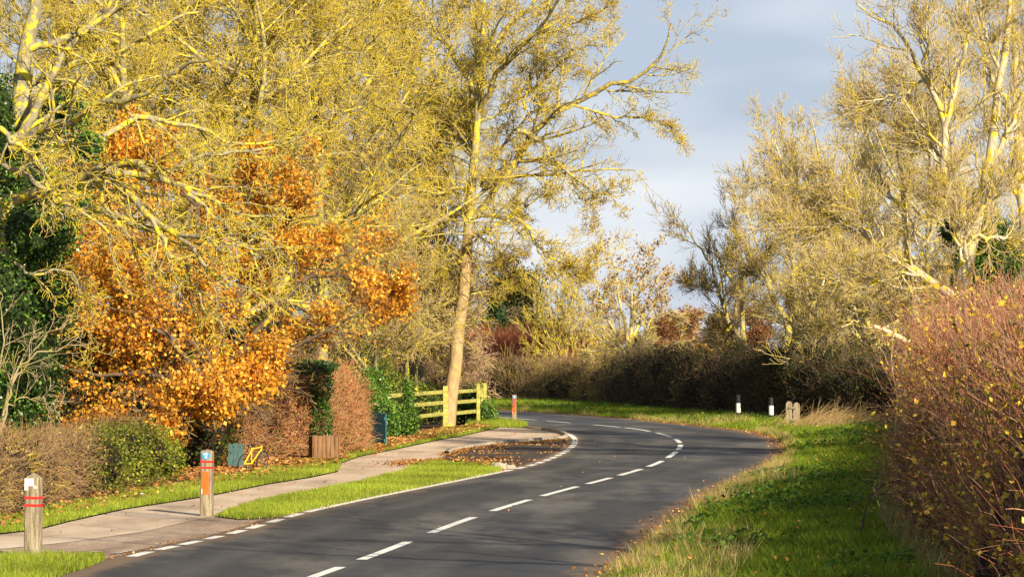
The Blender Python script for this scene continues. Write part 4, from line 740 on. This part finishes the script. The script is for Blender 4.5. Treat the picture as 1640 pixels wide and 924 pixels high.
# orange tree
tr = base0(T_([(365, 760), (360, 700), (350, 620), (340, 540), (330, 440), (315, 330), (305, 230)], 65, [.19, .17, .15, .12, .09, .06, .03]))
limbs = [T_([(355, 680), (405, 600), (465, 560), (525, 530), (575, 500)], 64, (.07, .02), np.linspace(0, -1, 5)), T_([(345, 600), (405, 540), (465, 470), (525, 420), (575, 390)], 65, (.08, .02)), T_([(340, 560), (395, 450), (445, 380), (485, 330), (515, 310)], 65, (.07, .02)),
         T_([(350, 640), (245, 580), (175, 540), (105, 530), (45, 540)], 64, (.08, .02)), T_([(345, 600), (225, 500), (155, 450), (85, 410), (35, 400)], 64, (.08, .02)), T_([(335, 500), (235, 400), (185, 330), (145, 300)], 65, (.06, .02)),
         T_([(355, 690), (295, 650), (185, 640), (115, 640), (45, 640)], 62.5, (.05, .015)), T_([(357, 690), (385, 640), (405, 600), (435, 570)], 62, (.05, .015)), T_([(330, 440), (365, 350), (395, 280), (405, 250)], 65.5, (.06, .02)), T_([(355, 700), (305, 660), (295, 670), (245, 690)], 61.5, (.03, .01)),
         T_([(350, 640), (325, 560), (245, 480), (205, 420)], 62, (.05, .015)), T_([(355, 690), (365, 640), (385, 620), (405, 640)], 61.5, (.03, .01)), T_([(315, 330), (245, 270), (205, 240), (175, 225)], 65, (.04, .015)),
         T_([(525, 430), (565, 450), (605, 470), (665, 460)], 65, (.025, .01)),
  T_([(330, 640), (240, 600), (160, 600), (90, 590), (40, 600)], 61.5, (.05, .015)), T_([(325, 600), (240, 520), (160, 490), (90, 480), (40, 500)], 61, (.05, .015)), T_([(320, 560), (240, 470), (170, 420), (100, 390), (60, 400)], 62, (.05, .015)), T_([(340, 690), (270, 670), (190, 672), (120, 680)], 60.5, (.03, .01)), T_([(345, 690), (330, 640), (310, 650), (300, 680)], 60, (.025, .01))]
def orange_where(p):
    u = 820 + p[:, 0] / p[:, 1] * F; v = HOR - (p[:, 2] - CAMH) / p[:, 1] * F; cut = (u > 455) & (v > 555 - (u - 455) * .15); g_ = snoise(p, 1.35, 8) + .25 * snoise(p, 3.5, 9)
    cut |= (u > 375) & (v > 650 - (u - 375) * .35)
    return (~cut) & (v < 715) & (u < 660) & (u > 35) & (g_ > -.34)
build_tree('orange_leaved_tree', 'tree full of orange autumn leaves hanging over the low hedge and bicycle', tr, limbs,
           [fine(10, .36, 44, 6, .12, (0, -.01, .0), t0=.12, shape=.3, rr=.5), fine(8, .5, 46, 5, .15, (0, -.01, -.02), rr=.55, lmin=.3), fine(6, .5, 46, 4, .15, (0, 0, -.02), rr=.6, lmin=.18)], 302, M_bark('dark_bark', (.07, .05, .035), (.17, .12, .08), LICH, .1, 3), twig_brown, split=2,
           leaves=dict(n=82000, size=.086, pal=GOLD, pw=GOLDW, jit=.10, aspect=.8, where=orange_where))

# right-hand trees
RT = 'bare trees along the right side'
lv_r = [fine(15, .32, 46, 6, .12, (-.01, 0, .10), t0=.08, shape=.3, rr=.5), fine(9, .5, 40, 5, .14, (0, 0, .13), rr=.62, lmin=.45), fine(5, .5, 38, 4, .15, (0, 0, .12), rr=.7, lmin=.3)]
tr = base0(T_([(1530, 720), (1535, 560), (1540, 460), (1548, 400), (1565, 350), (1585, 260), (1598, 150), (1612, 60), (1625, -80)], 66, [.26, .23, .2, .17, .14, .11, .09, .07, .04]))
limbs = [T_([(1535, 480), (1510, 462), (1490, 448), (1460, 425), (1435, 415), (1398, 389), (1362, 359), (1325, 340), (1294, 318)], 64.5, (.11, .02), np.linspace(0, 1, 9)),
         T_([(1538, 400), (1532, 336), (1508, 273), (1514, 205), (1498, 155), (1471, 114), (1453, 68), (1421, 36), (1375, 5)], 66, (.10, .02)),
         T_([(1512, 215), (1530, 150), (1545, 90), (1550, 30), (1545, -40)], 66, (.06, .02)), T_([(1498, 155), (1480, 100), (1490, 50), (1480, -20)], 66, (.04, .015), [0, -.3, -.6, -.8]),
         T_([(1545, 420), (1530, 385), (1520, 370), (1490, 345), (1470, 315), (1462, 300)], 64, (.035, .01)), T_([(1548, 410), (1546, 380), (1545, 345), (1530, 320), (1505, 270)], 64, (.04, .012)),
         T_([(1555, 380), (1600, 380), (1640, 385), (1680, 370)], 64, (.05, .02)), T_([(1585, 260), (1620, 200), (1650, 120), (1670, 60)], 66, (.07, .02)), T_([(1570, 340), (1590, 320), (1620, 290), (1660, 270)], 65, (.05, .02)),
         T_([(1480, 130), (1440, 150), (1400, 160), (1370, 165)], 66, (.035, .01)), T_([(1510, 262), (1470, 230), (1430, 200), (1390, 190)], 66, (.045, .012), [0, .3, .6, 1]), T_([(1475, 440), (1440, 440), (1400, 450), (1370, 440), (1330, 450)], 64, (.04, .01)),
         T_([(1605, 120), (1580, 60), (1570, 0), (1575, -60)], 66, (.05, .02)), T_([(1540, 470), (1500, 480), (1450, 500), (1400, 500)], 65, (.05, .015)), T_([(1400, 390), (1380, 340), (1350, 300), (1330, 270)], 65, (.035, .01)), T_([(1345, 350), (1300, 370), (1250, 355), (1225, 350)], 65.5, (.03, .008))]
rt = build_tree('ivy_clad_tree', 'big pale tree with ivy round its fork rising from the right hedge', tr, limbs, lv_r, 401, bark_ash, twig_ash, RT, split=2)
rb = np.array(rt.location)
def Wp(x, y, Z, rx, ry, rz): return (*W(x, y, Z), rx, ry, rz)
blob_leaves('ivy', [Wp(1590, 385, 67, .7, .6, .5), Wp(1600, 425, 67, .65, .6, .5), Wp(1555, 430, 67, .4, .5, .5), Wp(1562, 370, 67, .4, .4, .45), Wp(1520, 370, 67, .22, .3, .3), Wp(1555, 330, 67, .16, .2, .35), Wp(1540, 470, 67, .35, .4, .4), Wp(1560, 520, 67, .5, .5, .7)], 17000, .06, rt, rb, 42, [(.05, .11, .01), (.10, .18, .018), (.20, .28, .04), (.02, .05, .008)], [4, 4, 2, 2], shell=(.6, 1.15))
# smaller right trees in the mass
def right_tree(lab, pts, Z, r, limbs, seed, lv=lv_r, grp=RT, name='bare_tree', twig=twig_ash, bark=bark_ash, leaves=None):
    return build_tree(name, lab, base0(T_(pts, Z, r)), [T_(l[0], Z + (l[2] if len(l) > 2 else 0), l[1]) for l in limbs], lv, seed, bark, twig, grp, split=2, leaves=leaves)
right_tree('pale bare tree leaning left over the far hedge, left edge of the right-hand mass', [(1395, 700), (1390, 560), (1375, 480), (1350, 400), (1325, 320), (1310, 240), (1300, 190)], 104, (.16, .03),
  [([(1385, 540), (1340, 500), (1290, 470), (1250, 460)], (.06, .015)), ([(1375, 480), (1310, 420), (1260, 370), (1225, 330)], (.07, .015)), ([(1350, 400), (1300, 340), (1260, 280), (1240, 225)], (.06, .015), 1), ([(1340, 370), (1360, 290), (1370, 210), (1365, 130)], (.06, .015)),
   ([(1390, 560), (1420, 470), (1440, 380), (1450, 300), (1455, 220)], (.08, .02)), ([(1370, 460), (1400, 360), (1410, 280), (1400, 200)], (.06, .015), -1), ([(1330, 330), (1280, 300), (1230, 290), (1200, 295)], (.04, .01)), ([(1380, 510), (1330, 530), (1290, 520)], (.035, .01), -1)], 402)
right_tree('slender pale bare tree standing in the middle of the right-hand mass', [(1445, 700), (1450, 560), (1455, 460), (1450, 350), (1440, 250), (1430, 160), (1425, 80)], 78, (.13, .025),
  [([(1450, 520), (1410, 440), (1380, 380), (1360, 320)], (.06, .015)), ([(1455, 450), (1490, 370), (1500, 300), (1500, 230)], (.06, .015)), ([(1450, 350), (1410, 280), (1390, 210), (1380, 150)], (.05, .012)), ([(1445, 300), (1470, 220), (1480, 150)], (.05, .012)), ([(1452, 480), (1420, 470), (1380, 460), (1340, 430)], (.04, .01), -1), ([(1452, 500), (1500, 460), (1530, 420)], (.04, .01), -1)], 403)
right_tree('bare tree at the right edge of the picture behind the ivy fork', [(1665, 720), (1660, 560), (1650, 420), (1635, 300), (1630, 180), (1625, 60), (1620, -80)], 74, (.2, .05),
  [([(1650, 430), (1600, 350), (1570, 280), (1550, 200)], (.07, .015)), ([(1640, 330), (1600, 260), (1580, 180), (1575, 100)], (.07, .015)), ([(1632, 200), (1590, 120), (1570, 50), (1560, -30)], (.07, .02)), ([(1655, 480), (1610, 440), (1570, 430), (1530, 440)], (.05, .012)), ([(1632, 240), (1670, 150), (1690, 60)], (.07, .02)), ([(1628, 120), (1650, 50), (1640, -30)], (.05, .02)), ([(1660, 540), (1620, 500), (1580, 490)], (.04, .01))], 404)
right_tree('low spreading pale tree half buried in the corner of the two hedges', [(1330, 690), (1325, 620), (1318, 560), (1305, 500), (1290, 440), (1280, 390)], 104, (.11, .02),
  [([(1322, 590), (1370, 520), (1410, 480), (1430, 440)], (.06, .012)), ([(1318, 560), (1260, 510), (1220, 480)], (.04, .01)), ([(1300, 490), (1330, 420), (1350, 370)], (.05, .012)), ([(1322, 600), (1300, 560), (1340, 480), (1390, 420)], (.04, .01), -1), ([(1325, 610), (1380, 570), (1420, 540)], (.04, .01))], 405)
for px_, z_, top_, lab_, sd_ in ((1385, 118, 9.6, 'golden bare tree behind the corner of the dark hedge', 231), (1480, 100, 10.5, 'golden bare tree behind the slender pale tree of the right-hand mass', 232), (1300, 128, 7.6, 'lower golden bare tree behind the forked tree, left end of the right-hand mass', 233)):
    auto_tree(px_, z_, top_, .15, lab_, sd_, (.2, 0), (20, 9, 7, 5), .42, twig=twig_ash, bark=bark_ash, grp=RT)
# two thinner trees over the dark hedge
right_tree('thin dark bare tree leaning left, above the left marker post', [(1212, 640), (1203, 585), (1195, 560), (1188, 525), (1188, 480), (1168, 442), (1150, 410), (1138, 385)], 116, (.15, .03),
  [([(1190, 545), (1170, 520), (1158, 490), (1146, 455), (1140, 430), (1125, 405), (1110, 380), (1090, 352)], (.09, .014)), ([(1188, 500), (1192, 450), (1185, 410), (1175, 370), (1165, 345)], (.06, .012)), ([(1188, 480), (1215, 440), (1230, 400), (1235, 370)], (.05, .012)), ([(1150, 470), (1120, 455), (1100, 450)], (.03, .008)), ([(1195, 555), (1170, 550), (1150, 530)], (.03, .008))], 406, twig=twig_brown, bark=bark_lichen)
right_tree('yellow-limbed forked tree above the right marker post', [(1258, 650), (1256, 600), (1257, 560), (1262, 520), (1240, 480), (1228, 450), (1210, 420)], 112, (.20, .04),
  [([(1262, 515), (1272, 500), (1270, 460), (1268, 420), (1270, 370), (1280, 320), (1290, 270)], (.13, .015)), ([(1240, 480), (1232, 440), (1215, 400), (1200, 350), (1190, 300)], (.07, .012)), ([(1268, 440), (1300, 400), (1320, 350), (1330, 300)], (.06, .012)), ([(1228, 450), (1195, 430), (1180, 400)], (.04, .01)), ([(1270, 400), (1245, 350), (1235, 300), (1240, 240), (1235, 200)], (.06, .012)), ([(1272, 500), (1310, 480), (1340, 460)], (.04, .01)), ([(1268, 380), (1265, 320), (1275, 250), (1270, 200)], (.05, .012))], 407, bark=bark_lichen)
# broken bough
bs_ = empty('broken_bough', W(1456, 548, 62)); tag(bs_, 'snapped bough with bare pale end sticking out of the hedge corner', 'branch'); o_ = W(1456, 548, 62)
S = spline(np.array([W(1456, 548, 62), W(1440, 540, 62), W(1420, 530, 62), W(1400, 523, 62)]), 10) - o_; S[1:-1] += np.random.default_rng(2).normal(size=(8, 3)) * .008; V, Q = tubes(S[None], np.linspace(.06, .045, 10)[None], 9); mesh_np('bough', V, Q, m_splint, bs_)
P, r_ = grow(S[None], np.full((1, 10), .02), 7, .7, 25, .25, 3, .1, (-.15, 0, .02), np.random.default_rng(9), rend=.1); V, Q = tubes(P + (S[-1] - P[:, :1]) * .7, r_, 4); mesh_np('splinters', V, Q, m_splint, bs_)
# bushy round tree and multi-stemmed shrub beyond the bend
FB = 'lichened trees growing out of the far hedge'
right_tree('round bushy tree with short pale trunk and brown seed clusters beyond the bend', [(1006, 650), (1005, 600), (1006, 570), (1010, 530), (1012, 480), (1008, 430)], 134, (.17, .03),
  [([(1005, 585), (990, 560), (965, 545), (945, 530), (925, 510)], (.10, .015)), ([(1006, 575), (990, 545), (975, 510), (960, 470), (945, 430)], (.10, .015)), ([(1008, 565), (1000, 520), (990, 480), (985, 430), (975, 400)], (.09, .015)), ([(1008, 570), (1030, 540), (1045, 510), (1080, 500), (1105, 515)], (.09, .012)), ([(1010, 550), (1030, 500), (1045, 460), (1065, 430)], (.09, .012)), ([(1012, 520), (1020, 480), (1035, 430), (1045, 400)], (.07, .012)), ([(1005, 580), (1035, 560), (1065, 555), (1095, 545)], (.05, .01)), ([(1000, 570), (975, 575), (950, 570)], (.04, .01))], 408, grp=FB, lv=[fine(12, .30, 48, 6, .12, (0, 0, .05), t0=.1, shape=.3, rr=.5), fine(7, .5, 44, 5, .14, (0, 0, .08), rr=.62, lmin=.35), fine(5, .5, 40, 4, .12, (0, 0, .1), rr=.66, lmin=.22)],
  leaves=dict(n=3500, size=.13, pal=[(.38, .16, .06), (.26, .11, .05), (.5, .27, .08)], pw=[3, 2, 1], jit=.08, name='seed_clusters', where=lambda p: (HOR - (p[:, 2] - CAMH) / p[:, 1] * F < 500) & (np.random.default_rng(1).uniform(0, 1, len(p)) < .7)), bark=bark_ash)
right_tree('many-stemmed yellow shrub fanning upward left of the round bushy tree', [(905, 650), (903, 620), (900, 600), (898, 560), (895, 500), (890, 450)], 147, (.12, .02),
  [([(903, 610), (890, 570), (875, 530), (860, 490), (850, 460)], (.07, .012)), ([(903, 610), (880, 590), (860, 560), (845, 520)], (.06, .012)), ([(903, 605), (905, 560), (905, 510), (900, 450)], (.07, .012)), ([(904, 605), (920, 560), (930, 510), (935, 450)], (.07, .012)), ([(904, 610), (935, 570), (955, 520), (965, 470)], (.06, .012)), ([(903, 600), (885, 550), (880, 500), (875, 460)], (.06, .012)), ([(904, 600), (912, 540), (920, 480), (925, 430)], (.06, .012)), ([(904, 612), (930, 590), (960, 570), (975, 540)], (.05, .01))], 409, grp=FB,
  lv=[fine(14, .36, 30, 5, .08, (0, 0, .1), t0=.1, shape=.35, rr=.6), fine(8, .46, 34, 4, .12, (0, 0, .1), rr=.6, lmin=.3), fine(5, .5, 36, 4, .13, (0, 0, .1), rr=.6, lmin=.2)], name='bare_shrub', twig=twig_lichen, bark=bark_lichen)

# distant trees beyond the hedges
def far_proto(name, lab, seed, twig, topz, leaves=None, cnt=(14, 8, 7, 5)):
    return build_tree(name, lab, [(0, 180, -.05, .22), (.1, 180, topz * .3, .18), (0, 180, topz * .7, .1), (.1, 180, topz, .03)], [], lv_l(*cnt, lf=.45), seed, bark_plain, twig, 'distant woodland trees', split=2, leaves=leaves)
protos = [far_proto('distant_tree', 'x', 501, twig_far, 7.0), far_proto('distant_tree', 'x', 502, twig_far, 6.0, dict(n=14000, size=.16, pal=[(.34, .14, .05), (.24, .10, .04), (.40, .22, .06)], pw=[3, 3, 1], jit=.2)), far_proto('distant_tree', 'x', 503, twig_far, 5.6, dict(n=15000, size=.18, pal=[(.05, .07, .02), (.08, .09, .03), (.16, .10, .03)], pw=[3, 3, 1], jit=.25))]
def dup(o, parent=None):
    c = o.copy(); COL.objects.link(c); c.parent = parent
    for ch in o.children: dup(ch, c)
    return c
spots = [(752, 165, 0, 1.0, 'grey-brown distant tree just right of the tall straight trunk'), (790, 180, 0, 1.05, 'distant bare tree above the red stems, second from the tall trunk'), (828, 170, 2, .95, 'dark greenish distant tree above the red-stemmed shrub'), (860, 190, 0, .8, 'distant bare tree behind the fanning yellow shrub'),
         (930, 200, 2, .42, 'dark distant tree showing low through the round bushy tree'), (985, 205, 1, .5, 'rust-coloured distant tree behind the left of the round bushy tree'), (1060, 170, 1, .6, 'rust-leaved distant tree at the right shoulder of the round bushy tree'), (1092, 215, 1, .72, 'rust-brown distant tree left of the small house gable'),
         (1150, 200, 2, .68, 'dark distant tree right of the small house gable'), (1180, 190, 0, .85, 'distant bare tree behind the thin left-leaning tree'), (1215, 210, 1, .75, 'rusty distant tree between the thin tree and the forked tree'), (1265, 185, 0, .9, 'distant bare tree behind the forked tree trunk'), (1310, 205, 1, .75, 'rusty distant tree right of the forked tree'),
         (1350, 180, 2, .9, 'dark distant tree behind the low spreading tree'), (1395, 195, 0, 1.0, 'distant bare tree behind the snapped bough'), (1455, 190, 2, .95, 'dark distant tree hidden behind the right hedge top'), (1530, 185, 1, .9, 'rusty distant tree behind the ivy fork'), (1600, 200, 0, 1.0, 'distant bare tree behind the right-hand hedge near the picture edge'),
         (690, 175, 1, .8, 'rusty distant tree seen low left of the tall straight trunk'), (620, 170, 2, .9, 'dark distant tree behind the undergrowth'), (540, 180, 0, 1.0, 'distant bare tree behind the clipped hedge'), (440, 175, 2, .9, 'dark distant tree behind the orange crown'), (330, 180, 0, 1.0, 'distant bare tree low behind the orange crown, left of centre'), (220, 175, 2, .9, 'dark distant tree low behind the left of the orange crown'), (110, 170, 1, .9, 'rusty distant tree beside the ivy-clad trunk')]
used = set(); rgs = np.random.default_rng(9)
for px, Z, k_, sc, lab in spots:
    o = protos[k_] if k_ not in used else dup(protos[k_]); used.add(k_); o.location = ((px - 820) / F * Z, Z, 0); o.rotation_euler = (0, 0, rgs.uniform(0, 6.28)); o.scale = (sc * 1.15, sc * 1.15, sc); o['label'] = lab
# conifer
def conifer(px, Z, h, rad, lab, seed):
    x = (px - 820) / F * Z; root = tag(empty('conifer', (x, Z, 0)), lab, 'tree'); b = MB(); b.cyl((0, 0, 0), (0, 0, h * .97), rad * .09, .01, 10); b.build('trunk', bark_plain, root); rr = np.random.default_rng(seed)
    n = 26000; t = rr.uniform(0.04, 1, n) ** 1.2; a = rr.uniform(0, 6.283, n); q = rad * (1 - t) ** .8 * (1 + .28 * np.sin(a * 3 + t * 31) + .2 * np.sin(a * 7 - t * 17)) * rr.uniform(.55, 1.05, n); C = np.c_[q * np.cos(a), q * np.sin(a), h * t - q * .15]; C[:, 2] = np.maximum(C[:, 2], .1)
    V, Q, c = leaves_geo(C, .16, rr, [(.02, .05, .015), (.04, .08, .02), (.06, .10, .03)], [3, 3, 1], seed, 1.0); mesh_np('foliage', V, Q, ivy_m, root, c); return root
conifer(793, 158, 5.6, 1.5, 'dark conifer above the red stems right of the tall trunk', 61)
conifer(1950, 86, 9.5, 2.8, 'broad dark conifer added out of view at the right to shade the bend', 62); conifer(1890, 99, 9.0, 2.8, 'second dark conifer added out of view at the right for shade, farther from the camera', 63)  # both conifers are out of view, added only for the shade they throw
HT = 'unseen hawthorns added behind the right hedge for shade'  # out-of-view trees added to throw dappled shade over the road
for i_, (x_, z_, s_) in enumerate(((12.5, 58, .9), (16.5, 68, 1.2))):
    lab = ('nearer', 'farther')[i_] + ' of the two unseen bare hawthorns added behind the right hedge for shade'
    o = build_tree('unseen_hawthorn', lab, [(x_, z_, -.05, .12), (x_, z_, 1.8, .1), (x_ + .1, z_, 3.6, .06), (x_, z_, 5.2, .02)], [], [dict(auto=1, n=16, t0=.2, ang=52, lf=.45, K=7, wob=.12, trop=(0, 0, .05), rr=.55, rend=.3, shape=.4), fine(9, .45, 48, 5, .18, (0, 0, 0)), fine(7, .5, 48, 4, .2, (0, 0, 0), lmin=.25), fine(5, .5, 48, 3, .2, (0, 0, 0), lmin=.2)], 700, bark_plain, twig_brown, HT, split=2, leaves=dict(n=5000, size=.09, pal=[(.3, .18, .05), (.2, .2, .04)], pw=[1, 1], jit=.1)) if i_ == 0 else dup(o0)
    if i_ == 0: o0 = o
    o.location = (x_, z_, 0); o.scale = (s_, s_, s_); o.rotation_euler = (0, 0, i_ * 1.3); o['label'] = lab
build_tree('bare_tree', 'tall open-crowned bare tree added out of view at the right so its boughs shade the road', [(9.0, 23, -.05, .2), (9.1, 23, 3, .18), (9.0, 23.3, 6.5, .12), (9.2, 23, 11, .03)], [], [dict(auto=1, n=15, t0=.42, ang=55, lf=.42, K=9, wob=.1, trop=(0, 0, .04), rr=.55, rend=.3, shape=.35), fine(7, .45, 45, 6, .15), fine(5, .5, 45, 5, .18, lmin=.3), fine(4, .5, 45, 4, .2, lmin=.2)], 801, bark_plain, twig_brown, split=2)  # unseen tree, added only to cast branch shadows on the road
# houses far off
def house(px, Z, w, dpt, eave, ridge, rz, lab):
    x = (px - 820) / F * Z; root = tag(empty('house', (x, Z, 0), rz), lab, 'house'); b = MB()
    b.add([(-w / 2, -dpt / 2, 0), (w / 2, -dpt / 2, 0), (w / 2, dpt / 2, 0), (-w / 2, dpt / 2, 0), (-w / 2, -dpt / 2, eave), (w / 2, -dpt / 2, eave), (w / 2, dpt / 2, eave), (-w / 2, dpt / 2, eave), (-w / 2, 0, ridge), (w / 2, 0, ridge)],
          [(0, 1, 5, 4), (1, 2, 6, 9, 5), (2, 3, 7, 6), (3, 0, 4, 8, 7)]); wl = b.build('wall', m_brick, root)
    b = MB(); e = .3; t = .12; sl_ = (ridge - eave) / (dpt / 2)
    for sg in (-1, 1):
        y0, z0, y1, z1 = sg * (dpt / 2 + e), eave - e * sl_, 0, ridge; vs = [(-w / 2 - e, y0, z0 + .02), (w / 2 + e, y0, z0 + .02), (w / 2 + e, y1, z1 + .02), (-w / 2 - e, y1, z1 + .02)]; vs += [(a, b_, c + t) for a, b_, c in vs]
        b.add(vs, [(0, 1, 2, 3), (7, 6, 5, 4), (0, 4, 5, 1), (1, 5, 6, 2), (2, 6, 7, 3), (3, 7, 4, 0)])
    rf = b.build('roof', m_slate, root); b = MB(); b.box((w * .3, 0, ridge + .35), (.5, .8, .9)); b.build('chimney', m_brick, rf)
    for sx in (-1, 1):
        b = MB()
        for sg in (-1, 1): bar(b, (sx * (w / 2 + e + .02), sg * (dpt / 2 + e), eave - e * sl_ + .03), (sx * (w / 2 + e + .02), 0, ridge + .03), .04, .24)
        b.build('bargeboard', m_white, root)
    for xx in (-w * .25, w * .25): b = MB(); b.box((xx, -dpt / 2 - .01, eave - 1.1), (1.5, .06, 1.1)); f_ = b.build('window', m_white, root); b = MB(); b.box((xx, -dpt / 2 - .045, eave - 1.1), (1.35, .03, .95)); b.build('pane', m_glass, f_)
    return root
house(1080, 232, 5.2, 6, 2.4, 3.9, R(20), 'small brick house with grey roof and white gable boards beyond the dark hedge')
house(1315, 240, 9, 7, 2.6, 4.3, R(8), 'long grey-roofed house glimpsed behind the forked tree')
house(935, 262, 6, 6, 3.8, 5.6, R(0), 'grey-roofed house far behind the round bushy tree')
r = tag(empty('orange_shrub', ((1122 - 820) / F * 150, 150, 0)), 'small golden-leaved shrub showing above the dark hedge by the house', 'bush'); c_ = np.array([(1122 - 820) / F * 150, 150, 0.]); blob_leaves('foliage', [(c_[0], 150, 1.3, .7, .7, 1.35), (c_[0] + .3, 150, 1.8, .5, .5, .8)], 3500, .14, r, c_, 66, [(.60, .36, .04), (.50, .25, .04), (.25, .2, .04)], [3, 2, 1], leaf_m, core_brown)
